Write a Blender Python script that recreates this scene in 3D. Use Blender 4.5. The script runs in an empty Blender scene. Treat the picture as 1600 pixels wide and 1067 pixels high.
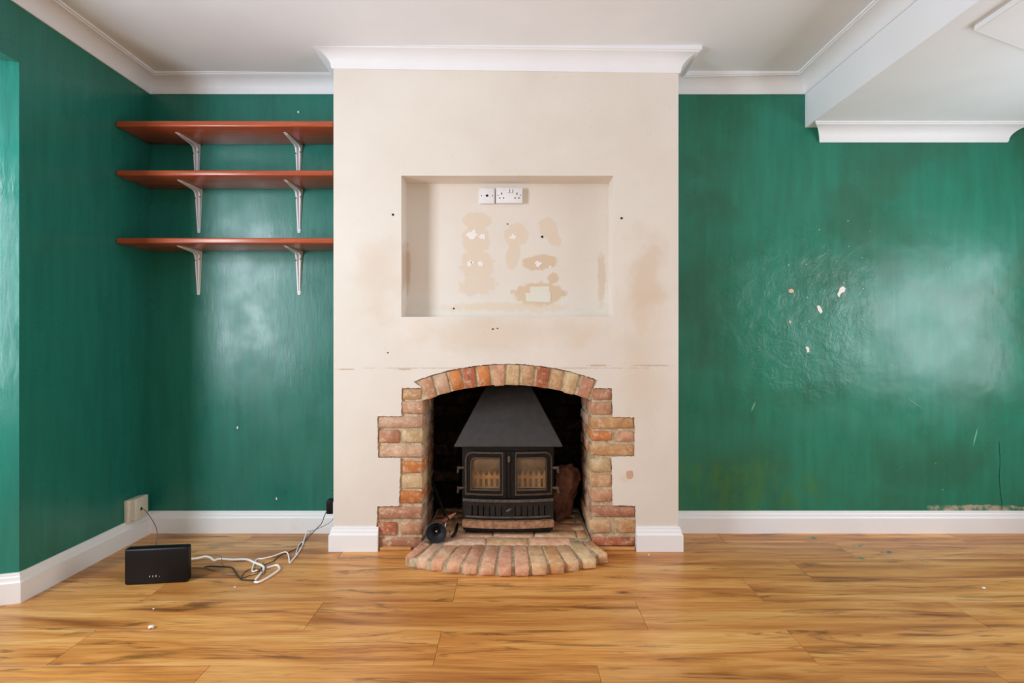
import bpy, bmesh, math, random
from mathutils import Vector, Matrix, noise as mnoise

random.seed(7)
S = bpy.context.scene
COL = S.collection
F = 823.0                      # focal length in pixels of the 1600 px wide frame
VX, VY = 801.0, 531.0          # vanishing point of the straight-ahead direction
H = 1.086                      # eye height

# ---------------------------------------------------------------- camera
cd = bpy.data.cameras.new('camera')
cam = bpy.data.objects.new('camera', cd)
COL.objects.link(cam)
cam.location = (0, 0, H)
cam.rotation_euler = (math.radians(90), 0, 0)
cd.sensor_width = 36.0
cd.lens = F / 1600 * 36.0
cd.shift_x = -(VX - 800) / 1600
cd.shift_y = -(533.5 - VY) / 1600
cd.clip_start = 0.05
S.camera = cam

# ---------------------------------------------------------------- view, world, daylight
S.view_settings.view_transform = 'Standard'
S.view_settings.look = 'None'
S.view_settings.gamma = 1.0
S.view_settings.use_curve_mapping = False
S.view_settings.exposure = 0.0
S.cycles.max_bounces = 10
S.cycles.diffuse_bounces = 6
S.cycles.sample_clamp_indirect = 6.0
S.cycles.caustics_reflective = False
S.cycles.caustics_refractive = False

w = bpy.data.worlds.new('daylight')
S.world = w
w.use_nodes = True
w.node_tree.nodes['Background'].inputs[0].default_value = (0.80, 0.88, 1.0, 1)
w.node_tree.nodes['Background'].inputs[1].default_value = 1.0


def area(name, loc, target, sx, sy, power, col):
    l = bpy.data.lights.new(name, 'AREA')
    l.shape = 'RECTANGLE'
    l.size, l.size_y = sx, sy
    l.energy = power
    l.color = col
    o = bpy.data.objects.new(name, l)
    COL.objects.link(o)
    o.location = loc
    d = Vector(target) - Vector(loc)
    o.rotation_euler = d.to_track_quat('-Z', 'Y').to_euler()
    return o


PB, PS, PR = 90, 29, 14
# daylight entering through the bay window on the left and the window of the
# opened-up room on the right; plus an added fill lamp behind the camera
area('bay_window_daylight', (-2.56, 0.80, 1.31), (0, 0.80, 1.31), 0.85, 1.08, PB * 0.70, (0.88, 0.97, 1.07))
area('bay_window_daylight', (-2.56, 0.80, 2.06), (0, 0.80, 2.06), 0.85, 0.26, PB * 0.30, (0.88, 0.97, 1.07))
area('side_window_daylight', (3.2, 1.65, 1.22), (0, 1.65, 1.22), 1.65, 0.92, PS, (0.90, 0.98, 1.06))
area('rear_fill_light', (0.4, -2.12, 1.45), (0.4, 2, 1.35), 2.6, 1.5, PR, (0.92, 0.98, 1.04))


# ---------------------------------------------------------------- helpers
def srgb(r, g, b):
    def f(c):
        c /= 255.0
        return c / 12.92 if c <= 0.04045 else ((c + 0.055) / 1.055) ** 2.4
    return (f(r), f(g), f(b), 1.0)


def P(px, py, Y):
    """A point of the photograph at distance Y."""
    return Vector(((px - VX) / F * Y, Y, H - (py - VY) / F * Y))


def PF(px, py, z=0.0):
    """A point of the photograph lying at height z."""
    return P(px, py, (H - z) * F / (py - VY))


def tag(o, label=None, cat=None, group=None, kind=None):
    if label: o['label'] = label
    if cat: o['category'] = cat
    if group: o['group'] = group
    if kind: o['kind'] = kind
    return o


def empty(name, loc, label, cat, group=None, kind=None):
    o = bpy.data.objects.new(name, None)
    COL.objects.link(o)
    o.location = loc
    o.empty_display_size = 0.1
    return tag(o, label, cat, group, kind)


def wloc(o):
    v = Vector(o.location)
    while o.parent is not None:
        o = o.parent
    return v


class MB:
    def __init__(self):
        self.v, self.f = [], []

    def add(self, vs, fs):
        b = len(self.v)
        self.v += [tuple(p) for p in vs]
        self.f += [tuple(i + b for i in f) for f in fs]
        return self

    def box(self, x0, x1, y0, y1, z0, z1):
        vs = [(x, y, z) for x in (x0, x1) for y in (y0, y1) for z in (z0, z1)]
        return self.add(vs, [(0, 1, 3, 2), (4, 6, 7, 5), (0, 4, 5, 1), (2, 3, 7, 6), (0, 2, 6, 4), (1, 5, 7, 3)])

    def bm(self, bm, mat=None):
        bm.verts.index_update()
        vs = [(mat @ v.co) if mat else v.co.copy() for v in bm.verts]
        return self.add(vs, [[v.index for v in f.verts] for f in bm.faces])

    def bbox(self, c, size, bev=0.003, seg=2, rot=None):
        bm = bmesh.new()
        bmesh.ops.create_cube(bm, size=1)
        bmesh.ops.scale(bm, vec=size, verts=bm.verts)
        bmesh.ops.bevel(bm, geom=bm.edges[:], offset=min(bev, min(size) * 0.49), segments=seg, profile=0.5, affect='EDGES')
        m = Matrix.Translation(c)
        if rot: m = m @ rot
        self.bm(bm, m)
        bm.free()
        return self

    def lathe(self, prof, mat, n=24, cap=True):
        """prof: (radius, height) list, axis local z."""
        vs, fs = [], []
        for r, h in prof:
            for k in range(n):
                a = 2 * math.pi * k / n
                vs.append(mat @ Vector((r * math.cos(a), r * math.sin(a), h)))
        m = len(prof)
        for i in range(m - 1):
            for k in range(n):
                k2 = (k + 1) % n
                fs.append((i * n + k, i * n + k2, (i + 1) * n + k2, (i + 1) * n + k))
        if cap:
            fs.append(tuple(range(n - 1, -1, -1)))
            fs.append(tuple((m - 1) * n + k for k in range(n)))
        return self.add(vs, fs)

    def cyl(self, a, b, r0, r1=None, n=14):
        a, b = Vector(a), Vector(b)
        d = b - a
        m = Matrix.Translation(a) @ d.to_track_quat('Z', 'Y').to_matrix().to_4x4()
        r1 = r0 if r1 is None else r1
        return self.lathe([(r0, 0), (r1, d.length)], m, n)

    def tube(self, pts, r, n=8, smooth=6):
        pts = [Vector(p) for p in pts]
        if smooth:
            q = []
            for i in range(len(pts) - 1):
                p0 = pts[max(i - 1, 0)]; p1 = pts[i]; p2 = pts[i + 1]; p3 = pts[min(i + 2, len(pts) - 1)]
                for k in range(smooth):
                    t = k / smooth
                    q.append(0.5 * ((2 * p1) + (p2 - p0) * t + (2 * p0 - 5 * p1 + 4 * p2 - p3) * t * t + (3 * p1 - p0 - 3 * p2 + p3) * t ** 3))
            q.append(pts[-1])
            pts = q
        vs, fs = [], []
        up = Vector((0, 0, 1))
        for i, p in enumerate(pts):
            d = (pts[min(i + 1, len(pts) - 1)] - pts[max(i - 1, 0)]).normalized()
            s = d.cross(up)
            if s.length < 1e-3: s = d.cross(Vector((1, 0, 0)))
            s.normalize(); u = s.cross(d)
            for k in range(n):
                a = 2 * math.pi * k / n
                vs.append(p + s * (r * math.cos(a)) + u * (r * math.sin(a)))
        for i in range(len(pts) - 1):
            for k in range(n):
                k2 = (k + 1) % n
                fs.append((i * n + k, i * n + k2, (i + 1) * n + k2, (i + 1) * n + k))
        fs.append(tuple(range(n - 1, -1, -1)))
        fs.append(tuple((len(pts) - 1) * n + k for k in range(n)))
        return self.add(vs, fs)

    def plate(self, outer, holes, y0, y1, bow=None):
        """outer / holes: loops of (x, z). A slab between y0 (front) and y1 (back)."""
        bm = bmesh.new()
        loops = []
        for lp in [outer] + list(holes):
            vs = [bm.verts.new((x, 0, z)) for x, z in lp]
            loops.append(vs)
            for i in range(len(vs)):
                bm.edges.new((vs[i], vs[(i + 1) % len(vs)]))
        bmesh.ops.triangle_fill(bm, use_beauty=True, use_dissolve=False, edges=bm.edges[:])
        bm.verts.index_update()
        V = [v.co.copy() for v in bm.verts]
        T = [[v.index for v in f.verts] for f in bm.faces]
        n = len(V)
        by = (lambda x, z: bow(x, z)) if bow else (lambda x, z: 0.0)
        vs = [(p.x, y0 + by(p.x, p.z), p.z) for p in V] + [(p.x, y1 + by(p.x, p.z), p.z) for p in V]
        fs = []
        for t in T:
            a, b, c = (V[i] for i in t)
            nrm = (b - a).cross(c - a)
            t = t if nrm.y < 0 else t[::-1]
            fs.append(tuple(t))
            fs.append(tuple(i + n for i in reversed(t)))
        for lp in loops:
            ids = [v.index for v in lp]
            for i in range(len(ids)):
                a, b = ids[i], ids[(i + 1) % len(ids)]
                fs.append((a, b, b + n, a + n))
        bm.free()
        return self.add(vs, fs)

    def build(self, name, mat, parent=None, smooth=False, bevel=0.0, bseg=2, origin=None, recalc=True):
        me = bpy.data.meshes.new(name)
        org = Vector(origin) if origin is not None else Vector((0, 0, 0))
        me.from_pydata([tuple(Vector(p) - org) for p in self.v], [], self.f)
        if recalc:
            bm = bmesh.new(); bm.from_mesh(me)
            bmesh.ops.recalc_face_normals(bm, faces=bm.faces)
            bm.to_mesh(me); bm.free()
        me.update()
        if mat: me.materials.append(mat)
        o = bpy.data.objects.new(name, me)
        COL.objects.link(o)
        o.location = org
        if smooth:
            me.shade_smooth()
            try: me.set_sharp_from_angle(angle=math.radians(38))
            except Exception: pass
        if bevel:
            b = o.modifiers.new('bevel', 'BEVEL')
            b.width = bevel; b.segments = bseg; b.limit_method = 'ANGLE'; b.angle_limit = math.radians(40)
        if parent is not None: attach(o, parent)
        return o


WORLD = {}


def attach(o, parent):
    """Parent while keeping the place (all parents here are unrotated, unscaled)."""
    pw = Vector((0, 0, 0)); q = parent
    pw = WORLD.get(q.name, Vector(q.location))
    WORLD[o.name] = Vector(o.location)
    o.parent = parent
    o.matrix_parent_inverse = Matrix.Identity(4)
    o.location = Vector(o.location) - pw


# ---------------------------------------------------------------- materials
class NT:
    def __init__(self, name):
        self.m = bpy.data.materials.new(name)
        self.m.use_nodes = True
        self.t = self.m.node_tree
        self.b = self.t.nodes['Principled BSDF']
        self.out = self.t.nodes['Material Output']

    def n(self, kind, **kw):
        nd = self.t.nodes.new(kind)
        for k, v in kw.items(): setattr(nd, k, v)
        return nd

    def l(self, a, b):
        self.t.links.new(a, b)

    def coord(self, scale=(1, 1, 1), offset_random=False, space='Object'):
        tc = self.n('ShaderNodeTexCoord')
        src = tc.outputs[space]
        if offset_random:
            oi = self.n('ShaderNodeObjectInfo')
            mu = self.n('ShaderNodeMath', operation='MULTIPLY'); mu.inputs[1].default_value = 57.0
            self.l(oi.outputs['Random'], mu.inputs[0])
            ad = self.n('ShaderNodeVectorMath', operation='ADD')
            self.l(src, ad.inputs[0]); self.l(mu.outputs[0], ad.inputs[1])
            src = ad.outputs[0]
        mp = self.n('ShaderNodeMapping')
        mp.inputs['Scale'].default_value = scale
        self.l(src, mp.inputs[0])
        return mp.outputs[0]

    def noise(self, vec, scale, detail=4, rough=0.55, dist=0.0):
        nd = self.n('ShaderNodeTexNoise')
        nd.inputs['Scale'].default_value = scale
        nd.inputs['Detail'].default_value = detail
        nd.inputs['Roughness'].default_value = rough
        nd.inputs['Distortion'].default_value = dist
        self.l(vec, nd.inputs['Vector'])
        return nd.outputs['Fac']

    def ramp(self, fac, stops):
        r = self.n('ShaderNodeValToRGB')
        el = r.color_ramp.elements
        while len(el) < len(stops): el.new(0.5)
        for e, (p, c) in zip(el, stops):
            e.position = p
            e.color = c if len(c) == 4 else (*c, 1)
        self.l(fac, r.inputs[0])
        return r.outputs[0]

    def rng(self, fac, a, b, c=0.0, d=1.0):
        r = self.n('ShaderNodeMapRange', interpolation_type='SMOOTHSTEP')
        for k, v in zip((1, 2, 3, 4), (a, b, c, d)): r.inputs[k].default_value = v
        self.l(fac, r.inputs[0])
        return r.outputs[0]

    def math(self, op, a, b):
        m = self.n('ShaderNodeMath', operation=op)
        for i, x in enumerate((a, b)):
            if isinstance(x, (int, float)): m.inputs[i].default_value = x
            else: self.l(x, m.inputs[i])
        return m.outputs[0]

    def mix(self, fac, a, b, mode='MIX'):
        m = self.n('ShaderNodeMix', data_type='RGBA', blend_type=mode)
        for sock, x in ((m.inputs[0], fac), (m.inputs[6], a), (m.inputs[7], b)):
            if isinstance(x, (int, float)): sock.default_value = x
            elif isinstance(x, tuple): sock.default_value = x
            else: self.l(x, sock)
        return m.outputs[2]

    def blob(self, c, r, amp=0.35, nscale=12, soft=0.12, rot=0.0):
        """1 inside a ragged ellipse in the x/z plane (object space)."""
        tc = self.n('ShaderNodeTexCoord')
        mp = self.n('ShaderNodeMapping', vector_type='TEXTURE')
        mp.inputs['Location'].default_value = (c[0], c[1], c[2])
        mp.inputs['Rotation'].default_value = (0, rot, 0)
        mp.inputs['Scale'].default_value = (r[0], 10.0, r[1])
        self.l(tc.outputs['Object'], mp.inputs[0])
        ln = self.n('ShaderNodeVectorMath', operation='LENGTH')
        self.l(mp.outputs[0], ln.inputs[0])
        nz = self.noise(tc.outputs['Object'], nscale, 5, 0.6)
        d = self.math('ADD', ln.outputs['Value'], self.math('MULTIPLY', self.math('SUBTRACT', nz, 0.5), amp * 2))
        return self.rng(d, 1.0, 1.0 - soft)

    def bump(self, height, strength=0.2, dist=0.01, prev=None):
        b = self.n('ShaderNodeBump')
        b.inputs['Strength'].default_value = strength
        b.inputs['Distance'].default_value = dist
        self.l(height, b.inputs['Height'])
        if prev is not None: self.l(prev, b.inputs['Normal'])
        self.l(b.outputs[0], self.b.inputs['Normal'])
        return b.outputs[0]

    def set(self, color=None, rough=None, metal=None, spec=None, coat=None):
        for key, x in (('Base Color', color), ('Roughness', rough), ('Metallic', metal), ('Specular IOR Level', spec), ('Coat Weight', coat)):
            if x is None: continue
            if isinstance(x, (int, float)) or isinstance(x, tuple): self.b.inputs[key].default_value = x
            else: self.l(x, self.b.inputs[key])
        return self.m


def plain(name, col, rough=0.5, metal=0.0, spec=0.5, var=0.06, nscale=30, bump=0.0):
    t = NT(name)
    v = t.coord()
    n = t.noise(v, nscale, 4)
    lo = tuple(max(0, c * (1 - var)) for c in col[:3]) + (1,)
    hi = tuple(min(1, c * (1 + var)) for c in col[:3]) + (1,)
    t.set(t.ramp(n, [(0.3, lo), (0.7, hi)]), rough, metal, spec)
    if bump: t.bump(t.noise(v, nscale * 3, 5), bump, 0.004)
    return t.m


def mat_green(name, rough=0.34, patchy=0.0, ridges=0.0, base=(30, 122, 98)):
    t = NT(name)
    v = t.coord()
    brush = t.noise(t.coord((9, 9, 1.0)), 3.0, 6, 0.6)
    big = t.noise(v, 1.7, 4, 0.6, 0.4)
    b = srgb(*base)
    c1 = tuple(x * 0.86 for x in b[:3]) + (1,)
    c2 = tuple(x * 1.14 for x in b[:3]) + (1,)
    col = t.ramp(brush, [(0.3, c1), (0.72, c2)])
    if patchy:
        col = t.mix(t.rng(big, 0.42, 0.66, 0, patchy), col, srgb(38, 88, 62))
        # thin, yellower coat brushed along the foot of the wall by the chimney breast
        thin = t.blob((1.25, 2.97, 0.24), (0.62, 0.22), 0.7, 7, 0.5)
        thin = t.math('MULTIPLY', thin, t.rng(t.noise(t.coord((5, 5, 1.6)), 4, 6), 0.36, 0.66))
        col = t.mix(t.math('MULTIPLY', thin, 0.5), col, srgb(66, 122, 58))
        bare = t.blob((2.62, 2.97, 0.135), (0.30, 0.022), 0.9, 22, 0.3)
        col = t.mix(t.math('MULTIPLY', bare, t.rng(t.noise(v, 26, 5), 0.38, 0.6, 0.1, 0.85)), col, srgb(190, 170, 150))
    h = t.noise(t.coord((6, 6, 1.2)), 9, 6, 0.6)
    nb = t.bump(h, 0.10, 0.006)
    if ridges:
        zone = t.blob((1.55, 2.97, 1.25), (0.62, 0.62), 0.6, 3, 0.7)
        rn = t.noise(v, 13, 7, 0.62, 0.8)
        nb = t.bump(t.math('MULTIPLY', rn, zone), ridges, 0.02, nb)
        nb = t.bump(t.noise(v, 3.2, 3, 0.5), 0.28, 0.03, nb)
    else:
        nb = t.bump(t.noise(v, 2.6, 3, 0.5), 0.10, 0.02, nb)
    rr = t.rng(t.noise(v, 5, 5), 0.3, 0.7, rough - 0.05, rough + 0.09)
    return t.set(col, rr, 0, 0.5)


GREEN_R = mat_green('green_silk_paint_right', 0.29, 0.55, 0.35)
GREEN = mat_green('green_silk_paint', 0.30, base=(33, 116, 101))


def mat_cream(name, marks, damp=1.0):
    t = NT(name)
    v = t.coord()
    base = t.ramp(t.noise(v, 2.0, 5, 0.6), [(0.3, srgb(222, 213, 202)), (0.75, srgb(231, 225, 216))])
    fine = t.noise(v, 24, 6, 0.65)
    base = t.mix(t.rng(fine, 0.60, 0.78, 0, 0.16), base, srgb(190, 160, 130))
    for (c, r, col, amount, amp, ns, soft, rot) in marks:
        m = t.blob(c, r, amp, ns, soft, rot)
        base = t.mix(t.math('MULTIPLY', m, amount * damp), base, srgb(*col))
    nb = t.bump(t.noise(v, 55, 5, 0.6), 0.10, 0.003)
    nb = t.bump(t.noise(v, 5, 4, 0.55), 0.12, 0.012, nb)
    return t.set(base, 0.62, 0, 0.3)


YB = 2.72      # chimney breast face
YW = 2.975     # back wall of the alcoves
YN = 2.857     # back of the niche


def mk(px, py, rx, ry, col, amount, amp=0.35, ns=14, soft=0.15, rot=0.0, Y=YB):
    p = P(px, py, Y)
    s = Y / F
    return (tuple(p), (rx * s, ry * s), col, amount, amp, ns, soft, math.radians(rot))


BREAST_MARKS = [
    mk(1010, 440, 45, 95, (205, 172, 135), 0.55, 0.8, 7, 0.8),
    mk(590, 430, 50, 90, (205, 178, 148), 0.40, 0.8, 7, 0.8),
    mk(790, 520, 230, 40, (214, 190, 160), 0.5, 0.9, 6, 0.8),
    mk(1000, 560, 55, 170, (214, 186, 150), 0.35, 0.9, 5, 0.8),
    mk(645, 515, 22, 17, (236, 226, 216), 0.4, 0.5, 24, 0.4),
    mk(965, 520, 16, 20, (232, 222, 208), 0.35, 0.5, 24, 0.5),
    mk(795, 575, 280, 1.3, (170, 138, 104), 0.5, 0.9, 40, 0.5),
    mk(935, 571, 22, 2.4, (165, 120, 75), 0.6, 0.6, 60, 0.6),
    mk(632, 577, 18, 2.2, (165, 120, 75), 0.6, 0.6, 60, 0.6),
    mk(1020, 571, 40, 2.0, (165, 130, 90), 0.5, 0.9, 60, 0.6),
    mk(540, 577, 18, 1.4, (165, 125, 80), 0.7, 0.9, 60, 0.6),
    mk(984, 742, 6.5, 7.5, (196, 140, 100), 0.95, 0.35, 60, 0.15, 20),
    mk(976, 748, 9, 7, (225, 196, 165), 0.5, 0.5, 60, 0.4),
]
NICHE_MARKS = [
    mk(745, 345, 25, 15, (222, 206, 187), 0.92, 0.37, 30, 0.16, 0, YN),
    mk(744, 375, 23, 27, (222, 206, 187), 0.92, 0.42, 30, 0.16, 10, YN),
    mk(746, 412, 27, 26, (222, 206, 187), 0.92, 0.57, 30, 0.16, 0, YN),
    mk(747, 446, 33, 16, (222, 206, 187), 0.92, 0.57, 30, 0.16, -8, YN),
    mk(807, 368, 20, 20, (222, 206, 187), 0.92, 0.42, 30, 0.16, 0, YN),
    mk(802, 398, 12, 24, (222, 206, 187), 0.92, 0.42, 30, 0.16, 8, YN),
    mk(857, 357, 16, 20, (222, 206, 187), 0.92, 0.47, 30, 0.16, -20, YN),
    mk(866, 374, 13, 10, (222, 206, 187), 0.92, 0.47, 30, 0.16, 30, YN),
    mk(843, 410, 30, 13, (215, 191, 164), 0.92, 0.37, 30, 0.16, -6, YN),
    mk(842, 459, 42, 20, (215, 191, 164), 0.92, 0.47, 30, 0.16, 0, YN),
    mk(864, 435, 9, 9, (215, 191, 164), 0.92, 0.47, 30, 0.16, 0, YN),
    mk(940, 435, 8, 55, (196, 166, 128), 0.40, 0.6, 20, 0.5, 0, YN),
    mk(637, 420, 6, 45, (190, 152, 114), 0.45, 0.6, 20, 0.5, 0, YN),
    mk(790, 480, 160, 10, (222, 200, 172), 0.6, 0.9, 20, 0.6, 0, YN),
]
CREAM = mat_cream('cream_wall_paint', BREAST_MARKS, 0.75)
CREAM_N = mat_cream('cream_niche_paint', NICHE_MARKS)


def mat_white(name, col, rough=0.5, dirt=0.0):
    t = NT(name)
    v = t.coord()
    lo = tuple(c * 0.96 for c in col[:3]) + (1,)
    c = t.ramp(t.noise(v, 4, 5), [(0.3, lo), (0.7, col)])
    if dirt:
        d = t.noise(v, 7, 6, 0.65)
        c = t.mix(t.rng(d, 0.60, 0.8, 0, dirt), c, srgb(190, 160, 125))
    t.bump(t.noise(v, 40, 4), 0.06, 0.003)
    return t.set(c, rough, 0, 0.4)


CEIL = mat_white('ceiling_paint', srgb(238, 241, 246), 0.7)
CORN = mat_white('cornice_paint', srgb(240, 242, 246), 0.5)
SKIRT = mat_white('skirting_gloss', srgb(244, 244, 246), 0.35, 0.22)
PLAINWALL = mat_white('pale_far_wall', srgb(226, 220, 210), 0.7)


def mat_floor():
    t = NT('oak_laminate')
    v = t.coord((0.5, 5.0, 1), True)
    g1 = t.noise(v, 2.6, 7, 0.55, 0.7)
    v2 = t.coord((1.3, 46, 1), True)
    g2 = t.noise(v2, 4.0, 5, 0.6, 0.1)
    wv = t.n('ShaderNodeTexWave', wave_type='RINGS', rings_direction='Z')
    wv.inputs['Scale'].default_value = 0.9
    wv.inputs['Distortion'].default_value = 7.0
    wv.inputs['Detail'].default_value = 3.0
    wv.inputs['Detail Scale'].default_value = 1.2
    t.l(t.coord((0.5, 4.2, 1), True), wv.inputs['Vector'])
    f = t.math('ADD', t.math('MULTIPLY', g1, 0.74), t.math('ADD', t.math('MULTIPLY', g2, 0.20), t.math('MULTIPLY', wv.outputs['Fac'], 0.06)))
    col = t.ramp(f, [(0.33, srgb(146, 86, 38)), (0.43, srgb(192, 124, 60)), (0.52, srgb(217, 150, 78)), (0.66, srgb(234, 178, 106))])
    # dark smudged knots
    kn = t.noise(t.coord((1.3, 8.0, 1), True), 1.7, 7, 0.62, 1.3)
    km = t.math('MULTIPLY', t.rng(kn, 0.53, 0.70, 0, 0.95), t.rng(g2, 0.30, 0.60, 0.55, 1.0))
    col = t.mix(km, col, srgb(96, 54, 26))
    col = t.mix(t.rng(g2, 0.52, 0.36, 0, 0.22), col, srgb(120, 74, 36))
    oi = t.n('ShaderNodeObjectInfo')
    col = t.mix(t.rng(oi.outputs['Random'], 0, 1, 0.0, 0.22), col, srgb(150, 92, 46))
    t.bump(g2, 0.05, 0.002)
    rr = t.rng(g1, 0.3, 0.7, 0.36, 0.28)
    return t.set(col, rr, 0, 0.45)


FLOOR = mat_floor()


def mat_brick(name, soot=0.0, lime=0.6):
    t = NT(name)
    oi = t.n('ShaderNodeObjectInfo')
    v = t.coord((1, 1, 1), True)
    big = t.noise(v, 16, 6, 0.65, 0.5)
    fine = t.noise(v, 90, 5, 0.65)
    c = oi.outputs['Color']
    if soot:
        col = t.mix(t.rng(big, 0.35, 0.68), (0.006, 0.005, 0.004, 1), c)
        nb = t.bump(fine, 0.8, 0.006)
        t.bump(big, 0.7, 0.014, nb)
        return t.set(col, 0.95, 0, 0.1)
    dark = t.mix(1.0, c, (0.74, 0.66, 0.60, 1), 'MULTIPLY')
    col = t.mix(t.rng(big, 0.35, 0.68), dark, c)
    col = t.mix(t.rng(t.noise(v, 22, 6, 0.7, 0.3), 0.50, 0.68, 0, lime), col, srgb(234, 210, 180))
    col = t.mix(t.rng(t.noise(v, 55, 6, 0.7, 0.4), 0.54, 0.70, 0, 0.45), col, srgb(238, 214, 184))
    col = t.mix(t.rng(fine, 0.34, 0.24, 0, 0.75), col, srgb(84, 50, 32))
    nb = t.bump(fine, 0.8, 0.006)
    nb = t.bump(big, 0.5, 0.010, nb)
    return t.set(col, 0.88, 0, 0.2)


BRICK = mat_brick('old_brick')
SOOTBRICK = mat_brick('sooty_brick', 1.0)
LIMEBRICK = mat_brick('lime_splashed_brick', 0.0, 0.85)


def mat_mortar():
    t = NT('lime_mortar')
    v = t.coord()
    n = t.noise(v, 30, 6, 0.7)
    col = t.ramp(n, [(0.3, srgb(146, 128, 100)), (0.48, srgb(194, 176, 146)), (0.68, srgb(226, 210, 184))])
    t.bump(t.noise(v, 80, 6, 0.7), 0.7, 0.006)
    return t.set(col, 0.95, 0, 0.1)


MORTAR = mat_mortar()
SOOT = plain('sooty_masonry', srgb(46, 38, 32), 0.95, 0, 0.1, 0.5, 9, 0.6)
SOOTM = plain('sooty_mortar', srgb(34, 29, 26), 0.95, 0, 0.1, 0.4, 14, 0.6)
IRON = plain('black_cast_iron', srgb(14, 13, 13), 0.38, 0.0, 0.3, 0.3, 40, 0.25)
IRON_WORN = plain('worn_iron_edge', srgb(92, 82, 74), 0.5, 0.4, 0.5, 0.4, 60, 0.3)
IRON_PLATE = plain('lighter_black_iron', srgb(32, 29, 28), 0.42, 0.0, 0.35, 0.4, 30, 0.2)  # lighter than the body iron so the drawer slots stand out
IRON_RIM = plain('highlit_iron_rim', srgb(70, 60, 53), 0.34, 0.2, 0.6, 0.4, 50, 0.2)  # lighter brown, painting in the highlights along the door rims
HOOD = plain('grey_black_hood_paint', srgb(58, 56, 55), 0.5, 0.0, 0.4, 0.16, 26, 0.12)
RUST = plain('rusty_shelf_edge', srgb(160, 118, 88), 0.7, 0.0, 0.3, 0.45, 45, 0.3)
FENCE_TAN = plain('fire_fence_lit_tan', srgb(240, 186, 124), 0.85, 0, 0.2, 0.2, 40)
FIREBACK = plain('pale_fireback', srgb(120, 104, 88), 0.9, 0, 0.2, 0.5, 18)
WHITE_PL = plain('white_plastic', srgb(232, 232, 234), 0.35, 0, 0.5, 0.02)
CREAM_PL = plain('aged_white_plastic', srgb(222, 214, 198), 0.4, 0, 0.5, 0.05)
DARK_HOLE = plain('dark_recess', srgb(34, 30, 30), 0.7, 0, 0.2)
BLACK_PL = plain('black_plastic', srgb(11, 11, 15), 0.42, 0, 0.3, 0.15)
BRACKET = plain('white_enamelled_steel', srgb(232, 230, 232), 0.35, 0.0, 0.5, 0.03)
CABLE_W = plain('white_cable_sheath', srgb(248, 246, 244), 0.45)
CABLE_G = plain('grey_cable_sheath', srgb(122, 112, 104), 0.5)
CABLE_K = plain('dark_cable_sheath', srgb(56, 50, 46), 0.5)
WOODH = plain('reddish_wood_handle', srgb(150, 98, 72), 0.5, 0, 0.4, 0.25, 30)
COLLAR = plain('dark_red_wood', srgb(104, 56, 38), 0.5, 0, 0.4, 0.25, 30)
CHROME = plain('bright_metal', srgb(220, 220, 222), 0.15, 1.0)
FILLER = plain('white_filler', srgb(240, 234, 230), 0.85, 0, 0.2, 0.03, 80, 0.3)
CHIP_TAN = plain('bare_plaster', srgb(222, 190, 160), 0.85, 0, 0.2, 0.06, 80, 0.3)
BEADING = plain('oak_beading', srgb(205, 150, 92), 0.4, 0, 0.4, 0.15, 20)
PALE_LED = plain('pale_indicator', srgb(215, 205, 185), 0.4)
STONE = plain('brown_red_stone', srgb(104, 70, 56), 0.85, 0, 0.2, 0.7, 14, 0.9)
TEAL_SPOT = plain('teal_paint_speck', srgb(96, 150, 130), 0.5)


def mat_shelf():
    t = NT('mahogany_shelf_laminate')
    v = t.coord((0.8, 14, 14))
    c = t.ramp(t.noise(v, 5, 6, 0.6, 0.4), [(0.3, srgb(150, 66, 38)), (0.7, srgb(186, 90, 54))])
    return t.set(c, 0.27, 0, 0.55)


SHELF = mat_shelf()
BELLM = plain('dark_grey_enamel', srgb(42, 42, 46), 0.5, 0, 0.45, 0.1)


def mat_stoveglass():
    t = NT('hazed_stove_glass')
    tr = t.n('ShaderNodeBsdfTransparent')
    tr.inputs[0].default_value = (0.92, 0.86, 0.78, 1)
    df = t.n('ShaderNodeBsdfDiffuse')
    v = t.coord()
    df.inputs[0].default_value = srgb(150, 128, 104)
    gl = t.n('ShaderNodeBsdfGlossy')
    gl.inputs['Roughness'].default_value = 0.08
    z = t.n('ShaderNodeSeparateXYZ')
    tc = t.n('ShaderNodeTexCoord')
    t.l(tc.outputs['Object'], z.inputs[0])
    haze = t.math('ADD', t.rng(t.noise(v, 16, 6, 0.65, 0.6), 0.3, 0.75, 0.06, 0.30), t.rng(z.outputs['Z'], 0.38, 0.46, 0.0, 0.30))  # sooty film; its tan haze also stands in for light inside the firebox
    m1 = t.n('ShaderNodeMixShader')
    t.l(haze, m1.inputs[0]); t.l(tr.outputs[0], m1.inputs[1]); t.l(df.outputs[0], m1.inputs[2])
    m2 = t.n('ShaderNodeMixShader')
    m2.inputs[0].default_value = 0.04
    t.l(m1.outputs[0], m2.inputs[1]); t.l(gl.outputs[0], m2.inputs[2])
    t.l(m2.outputs[0], t.out.inputs['Surface'])
    return t.m


SGLASS = mat_stoveglass()


def mat_tape():
    t = NT('clear_tape')
    v = t.coord()
    t.bump(t.noise(v, 60, 4), 0.4, 0.004)
    return t.set(srgb(222, 218, 204), 0.25, 0, 0.5)


TAPE = mat_tape()


# ================================================================= STRUCTURE
XL = -2.05           # left wall
XR = 3.25             # right wall of the opened-up room
YR = -2.2            # wall behind the camera
ZC = 2.557           # ceiling
ZL = 2.285           # lowered ceiling on the right
XBH = 1.652          # bulkhead face
XB0, XB1 = -0.925, 0.856   # chimney breast
YS = 2.188           # where the bay begins on the left wall


def struct(o, label, cat):
    return tag(o, label, cat, None, 'structure')


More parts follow.
